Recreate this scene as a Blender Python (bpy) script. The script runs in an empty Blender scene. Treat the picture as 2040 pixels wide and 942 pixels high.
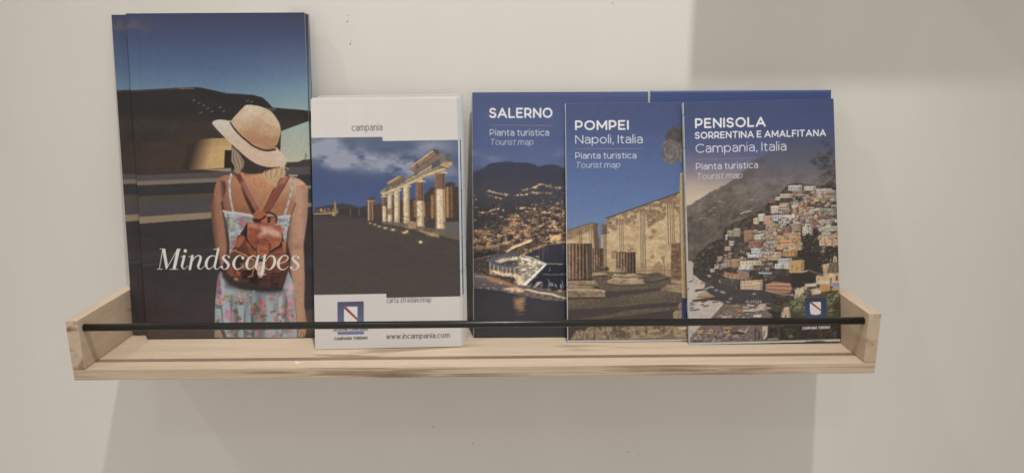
import bpy, math
import numpy as np

scene = bpy.context.scene
COL = scene.collection
R = math.radians

# ---------------------------------------------------------------- camera
# world: x right, y into the wall (shelf front at y = 0, wall at y = 0.14), z up; metres
WALL_Y = 0.14
cam_data = bpy.data.cameras.new('camera')
cam = bpy.data.objects.new('camera', cam_data); COL.objects.link(cam)
cam_data.sensor_width = 36.0; cam_data.lens = 25.34
cam_data.clip_start = 0.01; cam_data.clip_end = 100
cam.location = (0.0384, -0.6686, 0.3028)
def _rot(a, b, c):
    from mathutils import Matrix
    Rz = Matrix.Rotation(a, 3, 'Z'); Rx = Matrix.Rotation(b, 3, 'X')
    base = Matrix(((1, 0, 0), (0, 0, -1), (0, 1, 0))); Rr = Matrix.Rotation(c, 3, 'Z')
    return (Rz @ Rx @ base @ Rr).to_quaternion()
cam.rotation_mode = 'QUATERNION'
cam.rotation_quaternion = _rot(-0.0004, -0.2336, -0.0087)
scene.camera = cam

# ---------------------------------------------------------------- light: room ambience and a row of ceiling downlights
scene.render.engine = 'CYCLES'
scene.view_settings.view_transform = 'Standard'; scene.view_settings.look = 'None'
scene.view_settings.exposure = 0.0; scene.view_settings.gamma = 1.0
world = bpy.data.worlds.new('World'); scene.world = world; world.use_nodes = True
bg = world.node_tree.nodes['Background']
# a lit room: pale ceiling above, floor below brightened to lift the shelf's shade
_wn = world.node_tree; _tc = _wn.nodes.new('ShaderNodeTexCoord'); _sx = _wn.nodes.new('ShaderNodeSeparateXYZ'); _cr = _wn.nodes.new('ShaderNodeValToRGB')
_mr = _wn.nodes.new('ShaderNodeMapRange'); _mr.inputs['From Min'].default_value = -1; _wn.links.new(_tc.outputs['Generated'], _sx.inputs[0])
_wn.links.new(_sx.outputs['Z'], _mr.inputs['Value']); _wn.links.new(_mr.outputs[0], _cr.inputs[0]); _wn.links.new(_cr.outputs[0], bg.inputs[0])
_cr.color_ramp.elements[0].color = (1.12, 1.0, .86, 1); _cr.color_ramp.elements[1].color = (1.08, 1.0, .91, 1)
bg.inputs[1].default_value = .475
def lamp(name, loc, power, radius, col):
    l = bpy.data.lights.new(name, 'POINT'); l.energy = power; l.shadow_soft_size = radius; l.color = col
    o = bpy.data.objects.new(name, l); o.location = loc; COL.objects.link(o)
def spot(name, loc, aim, power, radius, col, half, blend=1.0):
    from mathutils import Vector
    l = bpy.data.lights.new(name, 'SPOT'); l.energy = power; l.shadow_soft_size = radius; l.color = col
    l.spot_size = R(2 * half); l.spot_blend = blend
    o = bpy.data.objects.new(name, l); o.location = loc; COL.objects.link(o)
    o.rotation_mode = 'QUATERNION'; o.rotation_quaternion = (Vector(aim) - Vector(loc)).to_track_quat('-Z', 'Y')
spot('downlight', (0.29, -0.70, 2.35), (0.03, .14, .27), 150, 0.030, (1.0, .97, .92), 17.5)
lamp('downlight', (-1.61, -0.70, 2.35), 32, 0.035, (1.0, .95, .88))
lamp('downlight', (-0.45, -2.43, 2.35), 16, 0.12, (1.0, .94, .86))
# ---------------------------------------------------------------- print painter
# The flat pictures printed on the covers are computed here as procedural colour fields.
class Canvas:
    def __init__(s, x0, y0, x1, y1, S, seed):
        s.x0, s.y0, s.S = x0, y0, S
        s.W = int((x1 - x0) * S) + 1; s.H = int((y1 - y0) * S) + 1
        s.a = np.zeros((s.H, s.W, 3), np.float32)
        s.rng = np.random.RandomState(seed)
        xs = x0 + np.arange(s.W) / S; ys = y0 + np.arange(s.H) / S
        s.X, s.Y = np.meshgrid(xs.astype(np.float32), ys.astype(np.float32))
    def box(s, bx0, by0, bx1, by1, m=3):
        i0 = max(0, int((bx0 - m - s.x0) * s.S)); i1 = min(s.W, int((bx1 + m - s.x0) * s.S) + 2)
        j0 = max(0, int((by0 - m - s.y0) * s.S)); j1 = min(s.H, int((by1 + m - s.y0) * s.S) + 2)
        return (slice(j0, max(j0, j1)), slice(i0, max(i0, i1)))
    def mix(s, sl, m, col):
        if m.size == 0: return
        c = np.asarray(col, np.float32)
        if c.ndim == 1: c = c / 255.0
        a = s.a[sl]
        a += (c - a) * m[..., None]
    def noise(s, sx, sy=None, seed=0, octv=3, sl=None):
        sy = sy or sx
        sl = sl or (slice(0, s.H), slice(0, s.W))
        X, Y = s.X[sl], s.Y[sl]
        out = np.zeros(X.shape, np.float32); amp = 1.0; tot = 0
        for o in range(octv):
            r = np.random.RandomState(seed * 31 + o * 7 + 11)
            g = r.rand(256, 256).astype(np.float32)
            u = X / sx * 2 ** o + 37.3 * o + seed * 3.7; v = Y / sy * 2 ** o + 11.9 * o + seed * 1.3
            iu = np.floor(u).astype(int); iv = np.floor(v).astype(int)
            fu = u - iu; fv = v - iv
            fu = fu * fu * (3 - 2 * fu); fv = fv * fv * (3 - 2 * fv)
            iu &= 255; iv &= 255; iu1 = (iu + 1) & 255; iv1 = (iv + 1) & 255
            out += amp * ((g[iv, iu] * (1 - fu) + g[iv, iu1] * fu) * (1 - fv) + (g[iv1, iu] * (1 - fu) + g[iv1, iu1] * fu) * fv)
            tot += amp; amp *= 0.55
        return out / tot
    def ramp(s, stops, t):
        ps = [p for p, c in stops]
        return np.stack([np.interp(t, ps, [c[k] for p, c in stops]) for k in range(3)], -1).astype(np.float32) / 255
    def fill_ramp(s, stops, t=None):
        s.a[:] = s.ramp(stops, s.Y if t is None else t)
    def pmask(s, pts, soft=0.8):
        P = np.asarray(pts, np.float32)
        sl = s.box(P[:, 0].min(), P[:, 1].min(), P[:, 0].max(), P[:, 1].max(), 2 + soft * 2)
        X, Y = s.X[sl], s.Y[sl]
        if X.size == 0: return sl, X
        d = np.full(X.shape, 1e9, np.float32); ins = np.zeros(X.shape, bool)
        n = len(P)
        for i in range(n):
            ax, ay = P[i]; bx, by = P[(i + 1) % n]
            ex, ey = bx - ax, by - ay
            wx, wy = X - ax, Y - ay
            t = np.clip((wx * ex + wy * ey) / (ex * ex + ey * ey + 1e-9), 0, 1)
            dx = wx - ex * t; dy = wy - ey * t
            np.minimum(d, dx * dx + dy * dy, out=d)
            if ay != by:
                c = ((ay > Y) != (by > Y)) & (X < (bx - ax) * (Y - ay) / (by - ay) + ax)
                ins ^= c
        d = np.sqrt(d); d[ins] *= -1
        return sl, np.clip(0.5 - d / (2 * soft), 0, 1)
    def poly(s, pts, col, soft=0.5, alpha=1.0, tex=None, smooth=0):
        if smooth: pts = spline(pts, smooth, True)
        sl, m = s.pmask(pts, soft)
        if m.size == 0: return
        if tex is not None: m = m * tex(sl)
        s.mix(sl, m * alpha, col(sl) if callable(col) else col)
    def stroke(s, pts, w, col, alpha=1.0, soft=0.5, smooth=0):
        # w: number, or one width per point
        if np.ndim(w) == 0: w = [w] * len(pts)
        Q = [(p[0], p[1], ww) for p, ww in zip(pts, w)]
        if smooth: Q = spline(Q, smooth, False)
        Q = np.asarray(Q, np.float32); mw = Q[:, 2].max() / 2 + soft
        sl = s.box(Q[:, 0].min() - mw, Q[:, 1].min() - mw, Q[:, 0].max() + mw, Q[:, 1].max() + mw)
        X, Y = s.X[sl], s.Y[sl]
        if X.size == 0: return
        d = np.full(X.shape, 1e9, np.float32)
        for (ax, ay, aw), (bx, by, bw) in zip(Q[:-1], Q[1:]):
            ex, ey = bx - ax, by - ay
            t = np.clip(((X - ax) * ex + (Y - ay) * ey) / (ex * ex + ey * ey + 1e-9), 0, 1)
            np.minimum(d, np.hypot(X - ax - ex * t, Y - ay - ey * t) - (aw + (bw - aw) * t) / 2, out=d)
        s.mix(sl, np.clip(0.5 - d / (2 * soft), 0, 1) * alpha, col)
    def blob(s, cx, cy, rx, ry, col, alpha=1.0, soft=0.5, rot=0):
        r = max(rx, ry) * (1 + soft)
        sl = s.box(cx - r, cy - r, cx + r, cy + r)
        X, Y = s.X[sl] - cx, s.Y[sl] - cy
        if X.size == 0: return
        c, n = math.cos(rot), math.sin(rot)
        d = np.hypot((X * c + Y * n) / rx, (-X * n + Y * c) / ry)
        s.mix(sl, np.clip((1 + soft - d) / (2 * soft + 1e-6), 0, 1) * alpha, col)
    def rect(s, x0, y0, x1, y1, col, alpha=1.0, soft=0.4):
        s.poly([(x0, y0), (x1, y0), (x1, y1), (x0, y1)], col, soft, alpha)
    def grain(s, amt, seed=5, sx=3, sy=3):
        s.a *= (1 + amt * (s.noise(sx, sy, seed, 3) - 0.5))[..., None]
    def warp(s, amp, sc, seed, grain=.08):
        # hand-cut outlines become organic: displace the picture by smooth noise, then add photographic grain
        dx = (s.noise(sc, sc, seed, 3) - .5) * 2.4 * amp * s.S; dy = (s.noise(sc, sc, seed + 1, 3) - .5) * 2.4 * amp * s.S
        J, I = np.mgrid[0:s.H, 0:s.W]
        u = np.clip(I + dx, 0, s.W - 1.01); v = np.clip(J + dy, 0, s.H - 1.01)
        s.a = bilerp(s.a, u, v)
        s.blur(1)
        s.a *= (1 + grain * (s.noise(1.7, 1.5, seed + 2, 2) - .5))[..., None]
        s.a *= (1 + .5 * grain * (s.noise(9, 7, seed + 3, 3) - .5))[..., None]
    def glow(s, thr, amt, n=8):
        b = s.a.copy(); keep = s.a
        s.a = b * np.clip((b.max(-1) - thr) * 4, 0, 1)[..., None]
        s.blur(n); g = s.a; s.a = np.clip(keep + g * amt, 0, .95)
    def specks(s, num, x0, y0, x1, y1, cols, w0, w1, h0, h1, keep, al=(.4, .9)):
        for k in range(num):
            x, y = s.rng.uniform(x0, x1), s.rng.uniform(y0, y1)
            if not keep(x, y): continue
            w = s.rng.uniform(w0, w1); hgt = s.rng.uniform(h0, h1)
            s.rect(x, y, x + w, y + hgt, cols[s.rng.randint(len(cols))], s.rng.uniform(*al), .5)
    def blur(s, n=1):
        for _ in range(n):
            p = np.pad(s.a, ((1, 1), (1, 1), (0, 0)), mode='edge')
            s.a = (p[:-2, 1:-1] + p[2:, 1:-1] + p[1:-1, :-2] + p[1:-1, 2:] + 4 * p[1:-1, 1:-1]) / 8
    def text(s, string, p0, p1, cap, wt, col, slant=0.0, kx=1.0, alpha=1.0, face=None):
        # lettering by pen strokes: p0..p1 is the baseline in the print, cap the capital height, wt the pen width
        adv = []; x = 0.0; gap = TRACK * (cap - 0) 
        w = wt
        for ch in string:
            if ch == ' ': x += 0.30 * cap; continue
            strokes, gw = GLYPH[ch]
            adv.append((ch, x)); x += gw * (cap - w) * kx + w + gap * kx
        total = x - gap * kx
        L = math.hypot(p1[0] - p0[0], p1[1] - p0[1]); ux, uy = (p1[0] - p0[0]) / L, (p1[1] - p0[1]) / L
        k = L / total
        for ch, gx in adv:
            strokes, gw = GLYPH[ch]
            for st in strokes:
                pts = []
                for (a, b) in st:
                    hx = gx * k + (a * (cap - w) * kx * k) + w / 2
                    hy = b * (cap - w) + w / 2
                    hx += slant * hy
                    pts.append((p0[0] + ux * hx + uy * hy, p0[1] + uy * hx - ux * hy))
                if len(pts) == 1: pts = pts * 2
                s.stroke(pts, w if len(st) > 1 else w * 1.15, col, alpha, 0.42)

def bilerp(a, u, v):
    i = np.floor(u).astype(int); j = np.floor(v).astype(int)
    fu = (u - i)[..., None].astype(np.float32); fv = (v - j)[..., None].astype(np.float32)
    return (a[j, i] * (1 - fu) + a[j, i + 1] * fu) * (1 - fv) + (a[j + 1, i] * (1 - fu) + a[j + 1, i + 1] * fu) * fv

def spline(pts, n, closed):
    P = np.asarray(pts, float)
    m = len(P); out = []
    for i in range(m if closed else m - 1):
        if closed: a, b, c, d = P[i - 1], P[i], P[(i + 1) % m], P[(i + 2) % m]
        else: a, b, c, d = P[max(0, i - 1)], P[i], P[i + 1], P[min(m - 1, i + 2)]
        for k in range(n):
            t = k / n
            out.append(tuple(0.5 * (2 * b + (c - a) * t + (2 * a - 5 * b + 4 * c - d) * t * t + (3 * b - a - 3 * c + d) * t ** 3)))
    if not closed: out.append(tuple(P[-1]))
    return out

def Zf(x0, y0, k):                       # tracing scale: enlarged coordinates -> print coordinates
    def f(*pts):
        r = [(x0 + p[0] / k, y0 + p[1] / k) for p in pts]
        return r
    f.k = k
    return f

def arc(cx, cy, rx, ry, a0, a1, n=14):
    return [(cx + rx * math.cos(math.radians(a0 + (a1 - a0) * i / n)), cy + ry * math.sin(math.radians(a0 + (a1 - a0) * i / n))) for i in range(n + 1)]

TRACK = 0.13
XH = 0.74
def _glyphs():
    G = {}
    def g(ch, w, *st): G[ch] = (st, w)
    g('A', .96, [(0, 0), (.48, 1), (.96, 0)], [(.17, .30), (.79, .30)])
    g('C', .86, arc(.5, .5, .5, .5, 45, 315))
    g('D', .85, [(0, 0), (0, 1), (.35, 1)] + arc(.35, .5, .5, .5, 90, -90) + [(0, 0)])
    g('E', .64, [(.64, 0), (0, 0), (0, 1), (.62, 1)], [(0, .51), (.55, .51)])
    g('F', .62, [(0, 0), (0, 1), (.62, 1)], [(0, .48), (.55, .48)])
    g('G', .88, arc(.5, .5, .5, .5, 45, 330) + [(.88, .45)])
    g('I', 0, [(0, 0), (0, 1)])
    g('L', .60, [(0, 1), (0, 0), (.60, 0)])
    g('M', 1.0, [(0, 0), (0, 1), (.5, .22), (1.0, 1), (1.0, 0)])
    g('N', .82, [(0, 0), (0, 1), (.82, 0), (.82, 1)])
    g('O', 1.02, arc(.51, .5, .51, .5, 0, 360, 24))
    g('P', .68, [(0, 0), (0, 1), (.36, 1)] + arc(.36, .66, .32, .34, 90, -90, 8) + [(0, .32)])
    g('R', .70, [(0, 0), (0, 1), (.36, 1)] + arc(.36, .66, .32, .34, 90, -90, 8) + [(0, .32)], [(.40, .32), (.70, 0)])
    g('S', .66, [(.62, .86), (.50, .96), (.34, 1.0)] + arc(.32, .755, .30, .245, 100, 250, 8) + arc(.35, .25, .31, .26, 75, -95, 8) + [(.14, .04), (0, .15)])
    g('T', .78, [(0, 1), (.78, 1)], [(.39, 1), (.39, 0)])
    g('U', .78, [(0, 1), (0, .38)] + arc(.39, .38, .39, .38, 180, 360, 12) + [(.78, 1)])
    x = XH
    bowl = lambda cx: arc(cx, x / 2, .33, x / 2, 0, 360, 18)
    g('a', .56, [(.04, x - .08), (.14, x - .01), (.28, x)] + arc(.30, x - .25, .26, .25, 90, 0, 6) + [(.56, 0)], [(.56, .44), (.24, .44)] + arc(.22, .22, .20, .22, 90, 270, 8) + [(.36, .01), (.56, .16)])
    g('c', .58, arc(.36, x / 2, .36, x / 2, 50, 310))
    g('d', .68, bowl(.33), [(.68, 1.08), (.68, 0)])
    g('e', .68, [(.02, .37), (.67, .37)] + arc(.35, x / 2, .34, x / 2, 0, 315, 18))
    g('i', 0, [(0, 0), (0, x)], [(0, 1.03)])
    g('l', 0, [(0, 0), (0, 1.08)])
    hump = lambda x0, r: [(x0, 0), (x0, x - .3)] + arc(x0 + r, x - .32, r, .32, 180, 0, 10) + [(x0 + 2 * r, 0)]
    g('m', 1.04, [(0, 0), (0, x)], hump(0, .26), hump(.52, .26))
    g('n', .58, [(0, 0), (0, x)], hump(0, .29))
    g('o', .70, arc(.35, x / 2, .35, x / 2, 0, 360, 20))
    g('p', .68, [(0, x), (0, -.30)], arc(.35, x / 2, .33, x / 2, 0, 360, 18))
    g('r', .32, [(0, 0), (0, x)], [(0, x - .3)] + arc(.32, x - .32, .32, .32, 170, 90, 6))
    g('s', .48, [(.46, x - .10), (.36, x - .01), (.24, x)] + arc(.23, x - .19, .20, .19, 100, 250, 6) + arc(.26, .19, .21, .20, 75, -95, 6) + [(.10, .02), (0, .12)])
    g('t', .36, [(.14, .92), (.14, .16), (.18, .03), (.36, .02)], [(0, x - .04), (.36, x - .04)])
    g('u', .58, [(0, x), (0, .3)] + arc(.29, .3, .29, .3, 180, 360, 10), [(.58, x), (.58, 0)])
    g('w', .94, [(0, x), (.24, 0), (.47, x), (.70, 0), (.94, x)])
    g(',', .04, [(.06, .05), (0, -.14)])
    g('.', 0, [(0, .0)])
    g('/', .34, [(0, -.08), (.34, 1.08)])
    return G
GLYPH = _glyphs()
INK = (228, 224, 220)

# ---- tall catalogue: woman in a straw hat before a dark modern building
def paint_catalogue():
    c = Canvas(205, 10, 640, 690, 1.5, 1)
    X, Y = c.X, c.Y
    t = Y + (X - 430) * -0.03
    c.fill_ramp([(20, (60, 67, 92)), (80, (70, 82, 116)), (140, (82, 104, 140)), (190, (104, 131, 156)), (240, (142, 155, 154)), (300, (158, 160, 149)), (330, (172, 165, 148))], t)
    side = np.clip((X - 430) / 190, 0, 1) * np.clip((Y - 60) / 120, 0, 1)
    c.a += (np.array([20, 22, 12], np.float32) / 255) * side[..., None]
    n = c.noise(46, 26, 3, 4)
    m = np.clip((n - .40) * 3.2, 0, 1) * np.clip((310 - X) / 60, 0, 1) * np.clip(1 - np.abs(Y - 62) / 34, 0, 1)
    c.mix((slice(None), slice(None)), np.clip(m * 1.4, 0, .85), (112, 98, 100))
    m = np.clip((n - .38) * 3, 0, 1) * np.clip((300 - X) / 60, 0, 1) * np.clip(1 - np.abs(Y - 103) / 14, 0, 1)
    c.mix((slice(None), slice(None)), m * .5, (104, 98, 108))
    A1 = Zf(200, 0, 2.69)
    roof = spline(A1((20, 512), (160, 503), (300, 494), (450, 484), (520, 481), (590, 492), (680, 512)), 5, False) + A1((760, 514), (820, 517), (870, 530), (900, 555), (925, 584), (1040, 592), (1120, 598), (1180, 612), (1180, 632), (970, 712), (960, 960), (20, 960))
    bc = c.ramp([(180, (50, 45, 45)), (235, (50, 46, 46)), (252, (62, 54, 52)), (290, (58, 51, 49)), (345, (66, 54, 47))], Y)
    c.poly(roof, lambda sl: bc[sl], .5)
    c.stroke(A1((165, 508), (300, 499), (430, 491)), 1.4, (112, 88, 82), .6)
    c.stroke(A1((430, 490), (500, 487)), 2.2, (150, 108, 96), .8)
    c.stroke(A1((885, 590), (940, 596)), 2.4, (150, 108, 96), .8)
    c.poly(A1((540, 500), (700, 520), (860, 540), (910, 585), (780, 590), (640, 560)), (44, 40, 41), 6, .6)
    c.poly(A1((230, 800), (520, 740), (560, 760), (470, 925), (235, 935)), (72, 58, 48), 5, .7)
    for p in [(503, 552), (530, 566), (555, 578), (577, 594), (600, 610), (540, 618), (643, 588), (662, 607), (790, 550), (812, 556)]:
        (x, y), = A1(p); c.stroke([(x - 2.2, y + 1.3), (x + 2.2, y - 1.3)], 1.9, (128, 120, 114), .75)
    # lit opening
    yel = c.ramp([(0, (62, 50, 44)), (.30, (140, 108, 76)), (.55, (194, 158, 104)), (1, (202, 164, 106))], (X - 372 - (350 - Y) * .28) / 68)
    yel = yel * (1 - .12 * np.clip((300 - Y) / 20, 0, 1))[..., None]
    c.poly(A1((470, 800), (530, 764), (590, 756), (680, 754), (705, 785), (705, 820), (668, 818), (663, 914), (560, 922), (440, 930)), lambda sl: yel[sl], .8)
    c.poly(A1((668, 820), (720, 818), (740, 925), (665, 916)), (44, 38, 36), .5)
    # right horizon
    c.poly(A1((990, 880), (1060, 876), (1090, 864), (1180, 858), (1180, 930), (990, 930)), (72, 60, 55), .6)
    c.stroke(A1((1098, 865), (1102, 830)), 1.4, (70, 66, 62), .8); c.stroke(A1((1104, 838), (1110, 850)), 1.2, (70, 66, 62), .8)
    c.poly(A1((990, 905), (1180, 900), (1180, 960), (990, 960)), (84, 80, 82), .8)
    # stone bands
    B1 = Zf(235, 330, 5.541)
    def band(l0, r0, l1, r1, col, x0=-200, x1=2400):
        ll = lambda l, r, x: l + (r - l) * (x - 200) / 980
        c.poly(B1((x0, ll(l0, r0, x0)), (x1, ll(l0, r0, x1)), (x1, ll(l1, r1, x1)), (x0, ll(l1, r1, x0))), col, .7)
    band(150, 100, 3000, 3000, (58, 53, 54))
    band(152, 96, 212, 162, (84, 79, 80)); band(212, 162, 262, 208, (126, 111, 97), x1=1400)
    band(262, 208, 382, 325, (55, 51, 52)); band(382, 325, 446, 392, (84, 73, 66), x1=1400)
    band(446, 392, 606, 530, (79, 74, 76), x1=1400); band(606, 530, 682, 598, (146, 127, 102), x1=1400)
    band(682, 598, 2400, 2300, (56, 52, 53), x1=2400)
    c.poly(B1((900, 75), (1250, 55), (1250, 95), (1140, 92)), (150, 130, 104), .8)
    D2 = Zf(410, 340, 5.886)
    for q, col in [(D2((900, 95), (1340, 60), (1340, 195), (1180, 195)), (58, 54, 56)), (D2((960, 68), (1080, 70), (1075, 88), (990, 92)), (170, 155, 128)),
                   (D2((1170, 195), (1340, 188), (1340, 225), (1170, 232)), (150, 133, 106)), (D2((1170, 232), (1340, 225), (1340, 390), (1170, 396)), (60, 56, 57)),
                   (D2((1170, 396), (1340, 390), (1340, 438), (1170, 446)), (146, 128, 102)), (D2((1100, 446), (1340, 440), (1340, 760), (1100, 760)), (52, 48, 50))]:
        c.poly(q, col, .7)
    E7 = Zf(300, 480, 6.375)
    c.poly(E7((-300, 190), (500, 150), (820, 90), (820, 150), (300, 240), (-300, 290)), (80, 70, 63), 6, .55)
    c.poly(E7((-300, 245), (200, 215), (700, 195), (700, 270), (-300, 320)), (62, 60, 68), 6, .6)
    c.stroke(E7((-200, 348), (0, 338), (110, 322)), 2.2, (100, 92, 88), .6, 1.2)
    low = np.clip((Y - 535) / 60, 0, 1)
    c.mix((slice(None), slice(None)), low * .55 * (X < 640), (72, 64, 64))
    c.poly(D2((1170, 1040), (1340, 1000), (1340, 1140), (1170, 1160)), (60, 64, 80), 4, .7)
    c.poly([(604, 620), (640, 610), (640, 660), (604, 665)], (98, 82, 72), 3, .8)
    c.poly([(280, 655), (425, 645), (425, 690), (280, 690)], (92, 78, 70), 5, .6)
    c.grain(.05, 4, 5, 5)
    # ------------------------------------------------ figure
    F = Zf(410, 340, 5.886); G = Zf(410, 420, 5.886); K = Zf(410, 530, 5.886); Ht = Zf(410, 200, 5.886)
    skin = c.ramp([(0, (140, 92, 70)), (.25, (172, 118, 86)), (.55, (192, 134, 95)), (.8, (190, 138, 104)), (1, (206, 165, 138))], (X - 420) / 190)
    skin = skin * (1 + .10 * np.clip((380 - Y) / 30, -1, 1))[..., None]
    back = F((420, 0), (335, 78), (270, 78), (195, 95), (145, 130), (115, 200), (100, 300), (190, 420), (230, 560), (300, 640), (800, 660), (960, 620), (1050, 400), (1180, 300), (1195, 250), (1165, 175), (1100, 125), (1010, 95), (940, 90), (860, 40), (700, -20))
    c.poly(back, lambda sl: skin[sl], .8, smooth=4)
    c.poly(F((430, -10), (660, -30), (860, -10), (800, 30), (640, 55), (460, 70)), (84, 58, 46), 4, .9)
    c.poly(F((370, 200), (440, 260), (560, 500), (330, 520), (290, 380)), (166, 106, 70), 8, .55)
    c.poly(F((740, 420), (960, 330), (1040, 400), (940, 560), (800, 560)), (160, 98, 64), 8, .6)
    c.poly(F((330, 440), (560, 470), (560, 540), (330, 510)), (128, 82, 58), 6, .5)
    c.poly(F((960, 110), (1100, 140), (1160, 230), (1060, 260), (980, 200)), (214, 172, 144), 6, .6)
    # arms
    armL = F((150, 140), (112, 210), (95, 320), (78, 410), (64, 500), (64, 580), (78, 700), (92, 820), (110, 930)) + G((128, 470), (150, 540), (165, 640), (178, 690), (215, 620), (246, 500), (250, 430), (240, 320), (225, 200)) + F((205, 520), (190, 400), (240, 250), (230, 160))
    la = c.ramp([(0, (112, 74, 62)), (.35, (158, 106, 82)), (.7, (166, 112, 84)), (1, (96, 66, 54))], (X - 420 - (Y - 400) * .09) / 27)
    c.poly(armL, lambda sl: la[sl], 1.2)
    c.poly(F((55, 430), (110, 440), (110, 480), (55, 470)), (150, 70, 66), 4, .5)
    armR = F((1060, 200), (1160, 180), (1194, 250), (1196, 400), (1186, 560), (1166, 700), (1140, 860)) + G((1136, 430), (1142, 560), (1146, 800)) + K((1142, 300), (1136, 450), (1154, 590), (1162, 670), (1150, 780), (1120, 830), (1060, 830), (1045, 650), (1036, 500), (1024, 350), (1000, 180), (975, 60)) + G((972, 690), (986, 560), (956, 430)) + F((946, 850), (962, 700), (1002, 530), (1045, 410))
    ra = c.ramp([(0, (140, 100, 78)), (.3, (184, 138, 108)), (.7, (194, 148, 120)), (1, (176, 132, 108))], (X - 572) / 36)
    c.poly(armR, lambda sl: ra[sl], 1.0)
    c.stroke(F((1045, 410), (1000, 530), (962, 700), (946, 850)), 3.4, (108, 72, 56), .7, 1.6)
    c.stroke(F((190, 405), (210, 520), (240, 660), (262, 840)), 5, (70, 48, 42), .8, 1.8)
    c.stroke(G((955, 430), (985, 560), (970, 700)), 2.5, (110, 76, 60), .7, 1.5)
    c.blob(*G((1060, 440))[0], 9, 5, (150, 106, 84), .6, .9)
    # dress bodice
    bod = F((205, 500), (330, 520), (550, 552), (830, 572), (985, 548), (975, 640), (950, 720), (930, 900)) + G((960, 640), (880, 800), (400, 800), (230, 700), (270, 560), (278, 430)) + F((262, 760), (235, 620))
    nz = c.noise(9, 5, 9, 3); nf = c.noise(6, 2.4, 19, 2)
    dress = c.ramp([(0, (112, 110, 108)), (.4, (150, 156, 158)), (.55, (172, 182, 184)), (1, (196, 204, 206))], nf)
    c.poly(bod, lambda sl: dress[sl], .7)
    for (x, y, rx, ry, col) in [(420, 610, 45, 40, (172, 96, 104)), (445, 680, 40, 45, (160, 88, 98)), (330, 880, 40, 60, (176, 92, 100)), (300, 640, 30, 20, (186, 170, 110)), (900, 720, 20, 60, (190, 120, 120)), (490, 580, 40, 25, (120, 126, 122)), (250, 660, 18, 90, (84, 82, 84)), (780, 590, 60, 18, (120, 124, 122))]:
        (bx, by), = F((x, y)); c.blob(bx, by, rx / 5.9, ry / 5.9, col, .8, .8)
    for k in range(70):
        bx, by = c.rng.uniform(448, 578), c.rng.uniform(432, 500)
        c.stroke([(bx - 2, by), (bx + 2, by - c.rng.uniform(-1, 1.6))], 1.1, [(90, 92, 94), (206, 212, 214), (186, 110, 112)][k % 3], .55)
    c.stroke(F((205, 503), (260, 520), (330, 520), (420, 535), (545, 555)), [4, 5, 4, 5, 5], (200, 198, 198), .9, .8)
    c.stroke(F((730, 560), (830, 572), (920, 556), (985, 550)), [4, 4, 5, 4], (196, 196, 196), .9, .8)
    for pts in (F((300, 75), (276, 190), (288, 350), (322, 520)), F((1022, 120), (986, 320), (918, 545))):
        c.stroke(pts, 4.0, (178, 180, 178), 1, .6, 4)
        Q = spline(pts, 8, False)
        for q in Q[::3]: c.blob(q[0] + c.rng.uniform(-1.2, 1.2), q[1], 1.6, 2.2, [(120, 112, 108), (190, 130, 128), (210, 212, 210)][c.rng.randint(3)], .8, .6)
    # rucksack straps
    c.stroke(F((420, 225), (480, 360), (560, 520)), [2, 7, 9], (58, 40, 34), .9, 1.2)
    c.poly(F((328, 66), (405, 66), (500, 250), (622, 480), (572, 492), (455, 290), (385, 150)), (136, 78, 64), .6)
    c.poly(F((420, 110), (470, 190), (600, 450), (575, 470), (490, 310), (420, 170)), (172, 112, 98), 3, .75)
    c.poly(F((328, 66), (395, 66), (440, 140), (400, 170)), (92, 52, 46), 3, .7)
    c.poly(F((880, 110), (985, 92), (905, 230), (742, 508), (666, 500), (775, 270)), (140, 76, 62), .6)
    c.poly(F((890, 115), (975, 95), (930, 170), (850, 190)), (186, 124, 100), 3, .7)
    c.stroke(F((985, 92), (905, 235), (742, 508)), 1.5, (80, 44, 38), .8); c.stroke(F((880, 110), (778, 265), (668, 500)), 1.4, (88, 48, 40), .8)
    for k in range(7):
        c.stroke(F((820 - k * 18, 270 + k * 32), (850 - k * 18, 285 + k * 32)), 1.2, (98, 54, 44), .6)
    # rucksack
    c.poly(F((545, 590), (690, 560), (830, 560), (830, 640), (560, 640)), (66, 44, 38), 1)
    c.poly(F((570, 512), (685, 510), (712, 555), (650, 590), (560, 580)), (172, 92, 64), .8, smooth=3)
    c.poly(F((640, 600), (720, 560), (715, 660), (640, 650)), (178, 98, 72), .8)
    c.poly(F((760, 570), (825, 570), (815, 660), (745, 655)), (176, 94, 68), .8)
    c.stroke(F((700, 515), (770, 520), (825, 570), (820, 610)), 3.4, (52, 38, 36), .95, .7, 4)
    c.stroke(F((560, 600), (630, 610), (690, 560)), 4, (60, 40, 36), .9, .8)
    body = G((372, 312), (440, 306), (480, 175), (600, 160), (880, 205), (900, 350), (945, 450), (960, 640), (930, 760), (895, 900), (800, 910), (660, 905), (480, 880), (310, 840), (232, 760), (250, 640), (290, 500), (345, 430))
    bt = c.ramp([(0, (46, 33, 31)), (.55, (82, 52, 43)), (1, (132, 78, 58))], c.noise(14, 12, 13, 3) * 1.6 - .25)
    c.poly(body, lambda sl: bt[sl], .8)
    c.poly(G((486, 150), (480, 340), (395, 300), (440, 240)), (50, 38, 36), .8)
    c.poly(G((375, 330), (440, 312), (455, 360), (400, 440), (345, 460)), (170, 92, 64), 1.2)
    c.poly(G((345, 470), (470, 420), (540, 450), (600, 520), (590, 590), (480, 540)), (96, 58, 46), 2)
    c.poly(G((460, 370), (520, 420), (590, 500), (580, 560), (500, 520)), (150, 80, 56), 2)
    c.poly(G((750, 510), (890, 440), (950, 560), (950, 640), (830, 690), (730, 600)), (142, 80, 56), 2.5)
    c.poly(G((885, 380), (930, 370), (935, 500), (900, 510)), (186, 104, 74), 1.5)
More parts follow.
